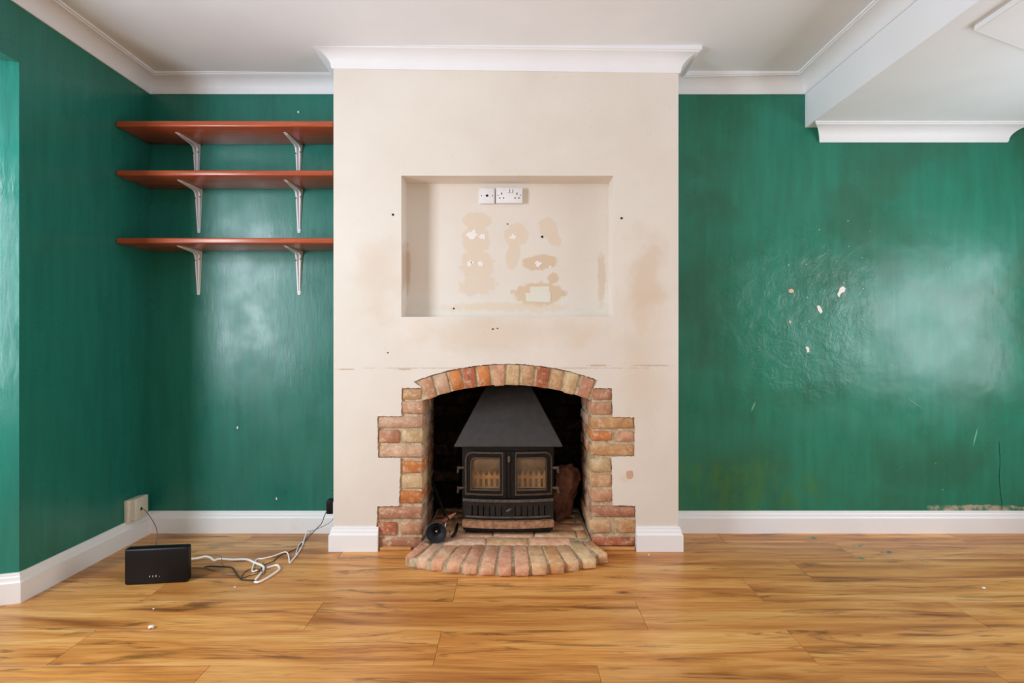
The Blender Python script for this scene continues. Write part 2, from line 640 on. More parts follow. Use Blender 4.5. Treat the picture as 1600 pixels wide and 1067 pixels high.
# ---- floor planks
floor = MB().box(-3.4, XR + 0.1, YR - 0.1, 3.0, -0.06, -0.0125).build('floor', plain('dark_underlay', srgb(70, 48, 28), 0.8))
struct(floor, 'oak laminate floor of long golden-brown boards', 'floor')
PW, PL, GAP = 0.2135, 1.2915, 0.0011
rows = {-1: -1.01, 0: -1.557, 1: -0.783, 2: -1.54, 3: -1.217, 4: -0.87, 5: -1.44}


def chamfer_box(mb, x0, x1, y0, y1, z0, z1, c):
    vs = [(x0, y0, z0), (x1, y0, z0), (x1, y1, z0), (x0, y1, z0),
          (x0, y0, z1 - c), (x1, y0, z1 - c), (x1, y1, z1 - c), (x0, y1, z1 - c),
          (x0 + c, y0 + c, z1), (x1 - c, y0 + c, z1), (x1 - c, y1 - c, z1), (x0 + c, y1 - c, z1)]
    fs = [(8, 9, 10, 11)] + [(4 + i, 4 + (i + 1) % 4, 8 + (i + 1) % 4, 8 + i) for i in range(4)] + \
         [(i, (i + 1) % 4, 4 + (i + 1) % 4, 4 + i) for i in range(4)]
    return mb.add(vs, fs)


rnd = random.Random(3)
rest = MB()
for k in range(-19, 6):
    y0 = 1.759 + PW * k
    y1 = min(y0 + PW, 3.0)
    xs = rows.get(k, rnd.uniform(-PL, 0))
    while xs > -3.3: xs -= PL
    while xs < XR:
        a, b = max(xs, -3.35), min(xs + PL, XR + 0.05)
        if b - a > 0.02:
            if k >= -4:
                m = MB()
                chamfer_box(m, a + GAP / 2, b - GAP / 2, y0 + GAP / 2, y1 - GAP / 2, -0.012, 0, 0.0008)
                m.build('plank', FLOOR, floor, origin=((a + b) / 2, (y0 + y1) / 2, 0))
            else:
                chamfer_box(rest, a + GAP / 2, b - GAP / 2, y0 + GAP / 2, y1 - GAP / 2, -0.012, 0, 0.0008)
        xs += PL
tag(rest.build('plank_rows', FLOOR, floor), kind='stuff')

# ---- left wall with the bay opening
m = MB().box(XL - 0.12, XL, YS, 3.1, 0, ZC + 0.05).box(XL - 0.12, XL, -0.6, YS, 2.238, ZC + 0.05).box(XL - 0.12, XL, YR - 0.1, -0.6, 0, ZC + 0.05)
wl = m.build('wall_left', GREEN)
struct(wl, 'smooth dark green left wall beside the alcove', 'wall')
sp = MB()
sd = Vector((-0.956, -0.29, 0)).normalized()
c0 = Vector((XL, YS, 0)); c1 = c0 + sd * 0.66
nn = Vector((-0.29, 0.956, 0)).normalized() * 0.10
sp.add([c0, c1, c1 + nn, c0 + nn] + [p + Vector((0, 0, 2.238)) for p in (c0, c1, c1 + nn, c0 + nn)],
       [(0, 1, 5, 4), (1, 2, 6, 5), (2, 3, 7, 6), (3, 0, 4, 7), (0, 3, 2, 1), (4, 5, 6, 7)])
wb = sp.build('wall_bay', mat_green('green_bay_lit', 0.2, base=(33, 124, 110)))  # lighter, glossier copy of the wall green, so the splay looks window-lit
struct(wb, 'glossy green splayed wall turning into the window bay, far left', 'wall')
bx = -2.6
m = MB().box(bx - 0.1, bx, -0.2, 2.05, 0, 0.72).box(bx - 0.1, bx, -0.2, 0.34, 0.72, 2.3).box(bx - 0.1, bx, 1.25, 2.05, 0.72, 2.3).box(bx - 0.1, bx, 0.34, 1.25, 2.2, 2.3)
m.box(bx - 0.1, XL - 0.12, -0.75, -0.6, 0, 2.3).box(bx - 0.1, bx, -0.7, -0.2, 0, 2.3)
struct(m.build('wall_bay_window', PLAINWALL), 'pale wall holding the bay window, left of the frame', 'wall')
struct(MB().box(bx - 0.1, XL - 0.1201, -0.75, 2.3, 2.238, 2.32).build('ceiling_bay', GREEN), 'green head of the bay opening', 'ceiling')
win = empty('window_1', (bx - 0.05, 0.8, 0.72), 'white framed bay window, left of the frame', 'window', None, 'structure')
m = MB().box(bx - 0.07, bx - 0.03, 0.34, 0.39, 0.72, 2.2).box(bx - 0.07, bx - 0.03, 1.20, 1.25, 0.72, 2.2).box(bx - 0.07, bx - 0.03, 0.34, 1.25, 0.72, 0.77).box(bx - 0.07, bx - 0.03, 0.34, 1.25, 2.15, 2.2)
m.box(bx - 0.07, bx - 0.03, 0.34, 1.25, 1.855, 1.925)
m.build('window_frame', SKIRT, win)

# ---- back wall in two alcoves, right wall, rear wall
m = MB().box(XL - 0.12, XB0 + 0.02, YW, YW + 0.1, 0, ZC + 0.05)
struct(m.build('wall_back_alcove', GREEN), 'green alcove wall behind the three shelves', 'wall')
m = MB().box(XB1 - 0.02, XR + 0.1, YW, YW + 0.1, 0, ZC + 0.05)
wr = m.build('wall_back_right', GREEN_R)
struct(wr, 'chipped and patchy green wall right of the chimney breast', 'wall')
m = MB().box(XR, XR + 0.1, YR, 0.8, 0, ZC).box(XR, XR + 0.1, 2.5, YW, 0, ZC).box(XR, XR + 0.1, 0.8, 2.5, 0, 0.74).box(XR, XR + 0.1, 0.8, 2.5, 1.82, ZC)
struct(m.build('wall_right', PLAINWALL), 'pale wall with the side window, right of the frame', 'wall')
m = MB().box(XL - 0.12, XR + 0.1, YR - 0.1, YR, 0, ZC + 0.05)
struct(m.build('wall_rear', PLAINWALL), 'pale wall behind the viewer', 'wall')

# ---- ceilings
struct(MB().box(XL - 0.12, XBH, YR - 0.1, YW + 0.1, ZC, ZC + 0.08).build('ceiling', CEIL), 'off-white main ceiling', 'ceiling')
m = MB().box(XBH, XR + 0.1, YR - 0.1, YW + 0.1, ZL, ZC + 0.08)
struct(m.build('ceiling_lowered', CEIL, bevel=0.003), 'lower white ceiling with its bulkhead face, upper right', 'ceiling')
m = MB()
zb = 2.263
fp = [(1.762, 2.014), (2.09, 2.149), (3.2, 2.60), (3.2, -1.2), (1.762, -1.2)]
m.add([(x, y, zb) for x, y in fp] + [(x, y, ZL + 0.002) for x, y in fp],
      [(4, 3, 2, 1, 0), (5, 6, 7, 8, 9)] + [(i, (i + 1) % 5, 5 + (i + 1) % 5, 5 + i) for i in range(5)])
struct(m.build('ceiling_boxing', CEIL, bevel=0.006), 'cream boxed-in slab hanging under the lowered ceiling, top right corner', 'ceiling')


# ---- sweeps for cornice and skirting
def sweep(path, prof, i, zoff=None, ext=(None, None)):
    """Segment i of a mitred sweep; interior lies on the right of the path."""
    def off(k, p):
        pt = Vector((*path[k], 0))
        def nrm(a, b):
            d = Vector((b[0] - a[0], b[1] - a[1], 0)).normalized()
            return Vector((d.y, -d.x, 0))
        ns = []
        if k > 0: ns.append(nrm(path[k - 1], path[k]))
        if k < len(path) - 1: ns.append(nrm(path[k], path[k + 1]))
        if len(ns) == 1: return pt + ns[0] * p
        b = (ns[0] + ns[1])
        b = b / (1 + ns[0].dot(ns[1]))
        return pt + b * p
    mb = MB(); n = len(prof); vs = []
    for k in (i, i + 1):
        for p, z in prof:
            q = off(k, p)
            vs.append((q.x, q.y, z + (zoff(q.x, q.y) if zoff else 0)))
    fs = [(j, (j + 1) % n, n + (j + 1) % n, n + j) for j in range(n)]
    fs += [tuple(range(n - 1, -1, -1)), tuple(range(n, 2 * n))]
    return mb.add(vs, fs)


def cove(zt, extra=0.03):
    pr = [(0, -0.085), (0.007, -0.085), (0.010, -0.078)]
    for k in range(1, 9):
        a = math.pi - k * (math.pi / 2) / 9
        pr.append((0.080 + 0.070 * math.cos(a), -0.079 + 0.065 * math.sin(a)))
    pr += [(0.080, -0.0135), (0.083, -0.009), (0.090, -0.009), (0.090, extra), (0, extra)]
    return [(p, zt + z) for p, z in pr]


cp = [(XL, YR), (XL, YW), (XB0, YW), (XB0, YB), (XB1, YB), (XB1, YW), (XBH, YW), (XBH, YR)]
cl = ['white coved cornice along the left wall', 'short white cornice above the shelves in the left alcove',
      'left return of the cornice round the chimney breast', 'white cornice across the chimney breast',
      'right return of the cornice round the chimney breast', 'short white cornice right of the chimney breast',
      'white cornice running along the bulkhead, upper right']


def ctilt(x, y):
    if -1.1 < x < 1.0 and y < 2.9:
        return -0.012 * (x / 0.9)
    return 0.0


for i in range(7):
    o = sweep(cp, cove(ZC), i, ctilt).build('cornice', CORN, smooth=True)
    struct(o, cl[i], 'cornice')
# free-standing length of cornice under the lowered ceiling, with mitred ends
pr = cove(ZL, 0.0); pr = [(p, z if z < ZL - 0.003 else ZL) for p, z in pr]
x0, x1 = 1.735, 2.784
vs = [(x0 - p * 0.85, YW - p, z) for p, z in pr] + [(x1 + p, YW - p, z) for p, z in pr]
n = len(pr)
o = MB().add(vs, [(j, (j + 1) % n, n + (j + 1) % n, n + j) for j in range(n)] + [tuple(range(n - 1, -1, -1)), tuple(range(n, 2 * n))]).build('cornice', CORN, smooth=True)
struct(o, 'white cornice under the lowered ceiling with a cut right end', 'cornice')

SK = [(0, 0.0), (0, 0.122), (0.007, 0.122), (0.0085, 0.118), (0.0085, 0.110), (0.011, 0.108), (0.0125, 0.104), (0.013, 0.094), (0.015, 0.088), (0.017, 0.0855), (0.020, 0.084), (0.020, 0.0)]
c1s = (c0 + sd * 0.58)
sk1 = [(c1s.x, c1s.y), (XL, YS), (XL, YW), (XB0, YW), (XB0, YB), (-0.692, YB)]
sk2 = [(0.636, YB), (XB1, YB), (XB1, YW), (XR, YW)]
sl = [(sk1, ['white skirting of the bay, far left edge', 'white skirting along the left wall', 'white skirting at the back of the left alcove',
             'skirting return on the left side of the chimney breast', 'short white skirting left of the fireplace']),
      (sk2, ['short white skirting right of the fireplace', 'skirting return on the right side of the chimney breast', 'long white skirting under the chipped green wall'])]
for path, labs in sl:
    for i, lb in enumerate(labs):
        o = sweep(path, SK, i).build('baseboard', SKIRT, smooth=True)
        struct(o, lb, 'skirting')

# ================================================================= CHIMNEY BREAST
def C1(x, y):      # point read in the 2.885x enlargement of the fireplace
    return (560 + x / 2.885, 540 + y / 2.885)


def XZ(px, py, Y=YB):
    p = P(px, py, Y)
    return (p.x, p.z)


ARC_C = C1(672, 1244)
def arc_pt(r, ang):       # r in enlargement px, ang from vertical in rad
    return XZ(ARC_C[0] + r / 2.885 * math.sin(ang), ARC_C[1] - r / 2.885 * math.cos(ang))


R_IN, R_OUT = 1064, 1160
A0, A1 = -0.372, 0.358
left_teeth = [(283, 190), (195, 190), (193, 318), (85, 318), (88, 505), (190, 508), (183, 722), (84, 725), (80, 935)]
right_teeth = [(1250, 935), (1250, 722), (1147, 720), (1142, 502), (1246, 500), (1246, 324), (1146, 322), (1143, 192), (1062, 192)]
rj = random.Random(11)


def ragged(pts, step=0.009, amp=0.0022):
    out = []
    for i in range(len(pts) - 1):
        a, b = Vector(pts[i]), Vector(pts[i + 1])
        k = max(1, int((b - a).length / step))
        for j in range(k):
            q = a.lerp(b, j / k)
            if j: q += Vector((rj.uniform(-amp, amp), rj.uniform(-amp, amp)))
            out.append((q.x, q.y))
    out.append(tuple(pts[-1]))
    return out


arc_out = [arc_pt(R_OUT + 2, A0 + (A1 - A0) * k / 14) for k in range(15)]
L_w = [XZ(*C1(*p)) for p in left_teeth]
R_w = [XZ(*C1(*p)) for p in right_teeth]
L_w[-1] = (L_w[-1][0], 0.0); R_w[0] = (R_w[0][0], 0.0)
hole = ragged([*reversed(L_w)] + arc_out + [*reversed(R_w)])
outer = [(XB0, 0.0)] + [(XB0, ZC)] + [(XB1, ZC)] + [(XB1, 0.0)]
outer_loop = [(XB0, ZC), (XB1, ZC), (XB1, 0.0)] + list(reversed(hole)) + [(XB0, 0.0)]
nx0, nz1 = XZ(627, 274.5); nx1, nz0 = XZ(958.5, 495)
niche = [(nx0, nz0), (nx1, nz0), (nx1, nz1), (nx0, nz1)]
br = MB().plate(outer_loop, [niche], YB, YB + 0.022)
sides = MB()
sides.box(XB0, XB0 + 0.02, YB + 0.022, YW + 0.01, 0, ZC).box(XB1 - 0.02, XB1, YB + 0.022, YW + 0.01, 0, ZC)
breast_side = sides.build('wall_chimney_side', GREEN)
struct(breast_side, 'green painted flanks of the chimney breast, facing the alcoves', 'wall')
breast = br.build('wall_chimney_breast', CREAM, recalc=True)
struct(breast, 'cream painted chimney breast with stained patches, between two green alcoves', 'wall')
nb = MB().plate([(nx0 - .02, nz0 - .02), (nx1 + .02, nz0 - .02), (nx1 + .02, nz1 + .02), (nx0 - .02, nz1 + .02)], [], YN, YN + 0.02)
nb.box(nx0 - 0.02, nx0, YB + 0.0221, YN, nz0 - .02, nz1 + .02).box(nx1, nx1 + 0.02, YB + 0.0221, YN, nz0 - .02, nz1 + .02)
nb.box(nx0, nx1, YB + 0.0221, YN, nz1, nz1 + 0.02).box(nx0, nx1, YB + 0.0221, YN, nz0 - 0.02, nz0)
nb.build('niche', CREAM_N, breast)

# ---- wall plugs, filler, tape in and around the niche
def lump(name, pts, Y, thick, mat, parent, seed=0):
    """A small raised patch from an outline of photo points on the plane Y."""
    lp = [XZ(px, py, Y) for px, py in pts]
    return MB().plate(lp, [], Y - thick, Y + 0.0006).build(name, mat, parent)


def ragged_blob(px, py, rx, ry, n=11, seed=0, rough=0.3):
    r = random.Random(seed)
    return [(px + rx * (1 + r.uniform(-rough, rough)) * math.cos(2 * math.pi * k / n), py + ry * (1 + r.uniform(-rough, rough)) * math.sin(2 * math.pi * k / n)) for k in range(n)]


for i, (px, py, rx, ry) in enumerate([(738, 367, 8, 8), (754, 370, 6, 6), (802, 370, 5, 5), (734, 412, 4, 6), (739, 410, 3, 3), (750, 412, 5, 5), (841, 412, 5, 5), (860, 417, 2, 3)]):
    lump('filler_patch', ragged_blob(px, py, rx * 0.9, ry * 0.85, 17, i, 0.5), YN, 0.002, FILLER, breast)
lump('tape_strip', [(828, 448), (858, 447), (859, 466), (829, 467)], YN, 0.0012, TAPE, breast)
lump('tape_strip', [(821, 458), (861, 457), (860, 472), (822, 471)], YN, 0.002, TAPE, breast)
for (px, py, Y, r) in [(614, 335.5, YB, 1.7), (971, 341, YB, 1.7), (847, 370, YN, 1.8), (770, 514, YB, 1.2), (777, 513, YB, 1.0), (709, 482, YN, 1.3), (793, 350, YN, 1.0), (606, 551, YB, 1.0)]:
    p = P(px, py, Y)
    s = Y / F
    MB().lathe([(r * s * 0.9, -0.001), (r * s, 0.003), (r * s * 0.5, 0.0045), (r * s * 0.4, 0.001)],
               Matrix.Translation(p) @ Matrix.Rotation(math.radians(90), 4, 'X'), 12).build('wall_plug', DARK_HOLE, breast)

# ---- chips and pimples on the right green wall
PIMPLE = plain('pimple_highlight_teal', srgb(150, 196, 180), 0.4)  # pale colour painted in as the highlights on the green pimples


def chip(pts, mat, thick=0.0025):
    return lump('plaster_chip', pts, YW, thick, mat, wr)


chip([(1310, 456), (1312, 450), (1317, 447), (1321, 451), (1319, 456), (1314, 458), (1312, 461), (1312, 464), (1309, 463), (1308, 459)], FILLER)
chip([(1276, 478), (1280, 477), (1283, 482), (1285, 487), (1282, 490), (1278, 485)], FILLER)
chip([(1232, 453), (1236, 451), (1240, 453), (1240, 457), (1235, 458), (1232, 456)], CHIP_TAN)
chip([(1258, 543), (1261, 541), (1264, 544), (1264, 550), (1261, 551), (1260, 546)], FILLER)
chip([(1232, 502), (1234, 500), (1236, 503), (1234, 506)], CHIP_TAN)
rr = random.Random(5)
for (px, py) in [(1278, 430), (1261, 465), (1264, 502), (1319, 493), (1349, 494), (1347, 500), (1261, 507), (1306, 469), (1318, 442), (1347, 442), (1348, 451), (1234, 462), (1395, 457), (1327, 555),
                 (1280, 359), (1325, 345), (1359, 361), (1326, 385), (1347, 403), (1232, 414), (1260, 413), (1440, 420), (1483, 419), (1454, 363), (1393, 571), (1473, 765), (1462, 724)]:
    s = rr.uniform(0.5, 1.2) * YW / F
    MB().lathe([(s * 1.4, 0), (s, s * 0.9), (s * 0.4, s * 1.3)], Matrix.Translation(P(px, py, YW)) @ Matrix.Rotation(math.radians(90), 4, 'X'), 8).build('paint_pimple', PIMPLE, wr, smooth=True)
for (px, py, ln, a) in [(1177, 635, 9, 70), (1524, 682, 16, 78), (1430, 630, 16, -35)]:
    c = Vector((px, py)); d = Vector((math.cos(math.radians(a)), -math.sin(math.radians(a)))) * ln
    q = [c - d, c - d * .3 + Vector((-1.5, 0)), c + d, c + d * 0.3 + Vector((1.2, .6))]
    lump('paint_scuff', [tuple(v) for v in q], YW, 0.0012, plain('pale_green_scuff', srgb(110, 170, 150), 0.4), wr)
# hairline crack, lower right
crk = [(1561, 690), (1562.5, 720), (1561.5, 745), (1563, 768), (1565, 782), (1566, 795)]
MB().tube([P(x, y, YW - 0.0006) for x, y in crk], 0.0012, 5, 3).build('wall_crack', DARK_HOLE, wr)
for (px, py) in [(371, 668), (432, 779), (466, 175)]:
    lump('paint_chip', ragged_blob(px, py, 1.3, 2.0, 7, px), YW, 0.001, FILLER, bpy.data.objects['wall_back_alcove'])

# ================================================================= FIREPLACE SURROUND
fire = empty('fireplace_surround', (0, YB, 0), 'old brick fireplace opening with a shallow arch and toothed brick sides', 'fireplace')
COLS = {
    'tan': (206, 168, 128), 'pink': (206, 158, 128), 'pale': (212, 176, 150), 'orange': (208, 136, 82),
    'red': (188, 116, 86), 'cream': (216, 188, 146), 'rose': (194, 142, 116), 'buff': (204, 160, 114),
}
_bm_cache = {}


def brick_mesh(size, seed, bev=0.0065, jit=0.0032, mat=None):
    mat = mat or BRICK
    key = (tuple(round(s, 3) for s in size), seed, mat.name)
    if key in _bm_cache: return _bm_cache[key]
    bm = bmesh.new()
    bmesh.ops.create_cube(bm, size=1)
    bmesh.ops.scale(bm, vec=size, verts=bm.verts)
    bmesh.ops.bevel(bm, geom=bm.edges[:], offset=bev, segments=1, affect='EDGES')
    r = random.Random(sum(int(q * 1000) * (7 + i) for i, q in enumerate(key[0])) + seed)
    for v in bm.verts:
        v.co += Vector((r.uniform(-jit, jit), r.uniform(-jit, jit), r.uniform(-jit, jit)))
    me = bpy.data.meshes.new('brick')
    bm.to_mesh(me); bm.free()
    me.shade_smooth()
    me.materials.append(mat)
    _bm_cache[key] = me
    return me


bcount = [0]


def brick(parent, c, size, col, rot=None, dim=1.0, name='brick', mat=None):
    bcount[0] += 1
    me = brick_mesh(size, bcount[0] % 5, mat=mat)
    o = bpy.data.objects.new(name, me)
    COL.objects.link(o)
    o.location = c
    if rot is not None: o.rotation_euler = rot
    k = srgb(*COLS[col]) if isinstance(col, str) else srgb(*col)
    j = random.Random(bcount[0] * 13).uniform(0.98, 1.16)
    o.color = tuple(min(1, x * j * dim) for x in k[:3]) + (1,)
    attach(o, parent)
    return o


FACE = YB + 0.004        # brick faces, a little behind the plaster
left = [  # (x0, x1, y0, y1, colour, kind) in the enlargement
    (195, 283, 193, 243, 'tan', 'h'), (193, 290, 250, 308, 'pink', 'h'), (86, 290, 320, 373, 'pale', 's'),
    (90, 183, 382, 440, 'rose', 'x'), (197, 290, 384, 440, 'cream', 'h'), (90, 288, 453, 505, 'pale', 's'),
    (193, 290, 521, 577, 'orange', 'h'), (193, 288, 587, 645, 'cream', 'h'), (186, 287, 656, 712, 'orange', 'h'),
    (88, 285, 728, 783, 'rose', 's'), (83, 172, 796, 856, 'red', 'x'), (190, 286, 796, 856, 'pink', 'h'), (88, 285, 868, 912, 'rose', 's'),
]
right = [
    (1058, 1143, 194, 246, 'rose', 'h'), (1050, 1145, 257, 313, 'pink', 'h'), (1047, 1243, 326, 373, 'buff', 's'),
    (1050, 1144, 386, 431, 'orange', 'h'), (1165, 1247, 387, 432, 'pink', 'x'), (1047, 1245, 447, 498, 'buff', 's'),
    (1050, 1140, 511, 570, 'cream', 'h'), (1050, 1143, 583, 640, 'tan', 'h'), (1050, 1147, 655, 707, 'pink', 'h'),
    (1053, 1250, 725, 777, 'rose', 's'), (1045, 1135, 788, 847, 'tan', 'h'), (1163, 1253, 790, 848, 'buff', 'x'), (1058, 1248, 863, 906, 'red', 's'),
]
REV = 0.42   # depth of the brick reveals
for side, rows_ in ((-1, left), (1, right)):
    for (a, b, t, u, col, kind) in rows_:
        ax, az1 = XZ(*C1(a, t)); bx_, az0 = XZ(*C1(b, u))
        wd, ht = bx_ - ax, az1 - az0
        dp = 0.222 if kind == 'h' else 0.105
        brick(fire, ((ax + bx_) / 2, FACE + dp / 2, (az0 + az1) / 2), (wd, dp, ht), col)
        if kind == 'x': continue
        # bricks of the same course running back along the reveal
        y = FACE + dp + 0.010
        inner = bx_ if side < 0 else ax
        k = 0
        while y < FACE + REV - 0.03:
            ln = min(0.222 if kind == 's' else 0.105, FACE + REV - y)
            if kind == 'h' and k == 0: ln = min(0.20, FACE + REV - y)
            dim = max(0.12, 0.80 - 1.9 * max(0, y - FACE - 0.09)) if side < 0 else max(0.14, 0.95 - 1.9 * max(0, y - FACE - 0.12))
            xc = inner - 0.05 if side < 0 else inner + 0.05
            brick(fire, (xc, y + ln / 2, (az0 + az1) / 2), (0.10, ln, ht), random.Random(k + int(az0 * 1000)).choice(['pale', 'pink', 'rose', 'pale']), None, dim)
            y += ln + 0.010; k += 1

# mortar bodies of the two jambs, a little behind the brick faces
for side, teeth in ((-1, left_teeth), (1, right_teeth)):
    if side < 0:
        lp = [XZ(*C1(x, y)) for x, y in left_teeth]
        lp[-1] = (lp[-1][0], 0.002)
        inn = XZ(*C1(284, 905))[0]
        top = XZ(*C1(293, 245))
        lp = [(x - 0.003 if i > 0 else x, z) for i, (x, z) in enumerate(lp)]
        lp = lp + [(inn, 0.002), (inn, top[1]), top]
    else:
        lp = [XZ(*C1(x, y)) for x, y in right_teeth]
        lp[0] = (lp[0][0], 0.002)
        inn = XZ(*C1(1056, 905))[0]
        top = XZ(*C1(1046, 243))
        lp = [(x + 0.003, z) for x, z in lp]
        lp = lp + [top, (inn, top[1]), (inn, 0.002)]
    MB().plate(lp, [], FACE + 0.010, FACE + REV).build('mortar', MORTAR, fire)
# arch: mortar ring and twelve bricks on end
ring = [arc_pt(R_OUT - 1, A0 + (A1 - A0) * k / 24) for k in range(25)] + [arc_pt(R_IN + 3, A1 - (A1 - A0) * k / 24) for k in range(25)]
MB().plate(ring, [], FACE + 0.008, FACE + 0.21).build('mortar', MORTAR, fire)
acol = ['pink', 'pale', 'orange', 'red', 'orange', 'pink', 'cream', 'tan', 'red', 'tan', 'cream', 'rose']
acx = [315, 378, 442, 503, 567, 633, 697, 765, 832, 893, 958, 1026]
for i, x in enumerate(acx):
    rm = (R_IN + R_OUT) / 2
    ang = math.asin((x - 672) / (rm))
    cx, cz = arc_pt(rm, ang)
    s = YB / F / 2.885
    brick(fire, (cx, FACE + 0.055, cz), (52 * s, 0.112, 96 * s), acol[i], (0, ang, 0))
# oak beading strips at the foot of the jambs
MB().bbox(((-0.69 - 0.52) / 2, YB + 0.0, 0.009), (0.165, 0.022, 0.018), 0.006).build('beading', BEADING, fire)
MB().bbox(((0.445 + 0.635) / 2, YB + 0.0, 0.009), (0.185, 0.022, 0.018), 0.006).build('beading', BEADING, fire)

# ---- dark recess behind
ZT = 1.12
HT0 = 0.043
inL = XZ(*C1(286, 905))[0]; inR = XZ(*C1(1054, 905))[0]
yb_, ye = FACE + REV, 3.26
m = MB().box(inL - 0.20, inR + 0.20, ye, ye + 0.05, 0, ZT)
m.box(inL - 0.20, inL - 0.06, yb_ - 0.02, ye, 0, ZT).box(inR + 0.06, inR + 0.20, yb_ - 0.02, ye, 0, ZT)
m.box(inL - 0.20, inR + 0.20, FACE + 0.13, ye + 0.05, ZT, ZT + 0.05)
m.box(inL - 0.20, inR + 0.20, FACE + 0.10, FACE + 0.262, 0.842, ZT)  # unseen lintel block behind the arch, deepened to shade the hood top
m.box(inL - 0.2, inL - 0.01, FACE + 0.12, FACE + 0.14, 0.80, ZT).box(inR + 0.01, inR + 0.2, FACE + 0.12, FACE + 0.14, 0.80, ZT)
m.box(inL - 0.14, inL - 0.1, FACE + 0.12, yb_, 0.7, ZT).box(inR + 0.1, inR + 0.14, FACE + 0.12, yb_, 0.7, ZT)
m.box(inL - 0.20, inL + 0.004, FACE + 0.30, ye + 0.05, -0.02, HT0).box(inR - 0.004, inR + 0.20, FACE + 0.30, ye + 0.05, -0.02, HT0).box(inL - 0.2, inR + 0.2, YW - 0.02, ye + 0.05, -0.06, -0.013)
m.build('recess_lining', SOOTM, fire)
r5 = random.Random(21)
z = 0.055
row = 0
while z < 0.98:
    x = inL - 0.1 - (0.06 if row % 2 else 0.17)
    while x < inR + 0.12:
        wdt = r5.uniform(0.17, 0.235)
        d = r5.uniform(0.5, 1.25)
        brick(fire, (x + wdt / 2, ye - r5.uniform(0.0, 0.012), z + 0.036), (wdt - 0.012, 0.05, 0.068), (int(66 * d), int(48 * d), int(36 * d)), mat=SOOTBRICK)
        x += wdt
    z += 0.080; row += 1

# ================================================================= HEARTH
hearth = empty('brick_hearth', (0, 2.6, 0), 'raised brick hearth with a bowed front edge of bricks on end', 'hearth')
HT = 0.050
def HX(px, py): return PF(px, py, HT)
fpx = [(632, 647.5), (649, 668.5), (671, 693), (697, 721), (723.5, 745), (750, 773), (778, 799.5), (805, 827), (832, 855.5), (860.5, 882.5), (884.5, 906.5), (909.5, 933), (936, 951.5)]
fy = [869, 873.5, 877, 880, 882.5, 884, 885, 884.6, 883.5, 881, 878, 874, 866]
hcol = ['rose', 'pale', 'pink', 'pink', 'pink', 'pink', 'rose', 'pink', 'tan', 'buff', 'tan', 'cream', 'tan']
back_y = 2.664
fronts = []
for (a, b), y, c in zip(fpx, fy, hcol):
    pa, pb = HX(a, y), HX(b, y)
    fx = (pa.x + pb.x) / 2; fyw = (pa.y + pb.y) / 2
    wd = (pb.x - pa.x)
    fronts.append((pa, pb))
    bx2 = fx * 0.865
    byw = back_y + (0.05 if abs(fx) > 0.36 else 0.0)
    ctr = Vector(((fx + bx2) / 2, (fyw + byw) / 2, HT / 2 + 0.001))
    d = Vector((bx2 - fx, byw - fyw, 0))
    ang = math.atan2(-d.x, d.y)
    brick(hearth, ctr, (wd * 0.965, d.length - 0.004, HT), c, (0, 0, ang), 1.3, mat=LIMEBRICK)
# mortar body
mp_ = [(f[0].x + 0.002, f[0].y + 0.016) for f in fronts] + [(fronts[-1][1].x - 0.004, fronts[-1][1].y + 0.016)]
body = mp_ + [(inR - 0.004, 2.74), (inR - 0.004, ye), (inL + 0.004, ye), (inL + 0.004, 2.74)]
n = len(body)
MB().add([(x, y, 0.001) for x, y in body] + [(x, y, HT - 0.007) for x, y in body],
         [tuple(range(n - 1, -1, -1)), tuple(range(n, 2 * n))] + [(i, (i + 1) % n, n + (i + 1) % n, n + i) for i in range(n)]).build('mortar', MORTAR, hearth)
r6 = random.Random(9)
y = 2.672; row = 0
while y < 3.22:
    x = inL + 0.012 if row else -0.36
    xe = inR - 0.012 if row else 0.30
    if row % 2: x -= 0.10
    while x < xe - 0.03:
        ln = min(r6.uniform(0.215, 0.232), xe - x)
        a = max(x, inL + 0.012)
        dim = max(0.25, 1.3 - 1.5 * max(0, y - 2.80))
        if x + ln - a > 0.03:
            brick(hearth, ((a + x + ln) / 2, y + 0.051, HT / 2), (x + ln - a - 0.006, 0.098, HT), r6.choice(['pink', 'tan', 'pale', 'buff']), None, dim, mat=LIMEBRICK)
        x += ln
    y += 0.104; row += 1

# ================================================================= STOVE
SX = -0.026
stove = empty('wood_stove', (SX, 2.99, HT), 'black cast-iron stove with two small glazed doors and a sloping hood', 'stove')
YF = 2.845


def sx(px, Y=2.83): return (px - VX) * Y / F
def sz(py, Y=2.83): return H - (py - VY) * Y / F


def bow(x, z): return -0.026 * max(0.0, 1 - ((x - SX) / 0.25) ** 2)


def dens(lp, step=0.012):
    out = []
    for i in range(len(lp)):
        a, b = Vector(lp[i]), Vector(lp[(i + 1) % len(lp)])
        k = max(1, int((b - a).length / step))
        out += [tuple(a.lerp(b, j / k)) for j in range(k)]
    return out


def rrect(x0, x1, z0, z1, r=(0.004, 0.004, 0.004, 0.004), n=6):
    """radii: bottom-left, bottom-right, top-right, top-left."""
    out = []
    for (cx, cz, rr_, a0) in ((x0 + r[0], z0 + r[0], r[0], 180), (x1 - r[1], z0 + r[1], r[1], 270), (x1 - r[2], z1 - r[2], r[2], 0), (x0 + r[3], z1 - r[3], r[3], 90)):
        for k in range(n + 1):
            a = math.radians(a0 + 90 * k / n)
            out.append((cx + rr_ * math.cos(a), cz + rr_ * math.sin(a)))
    return out


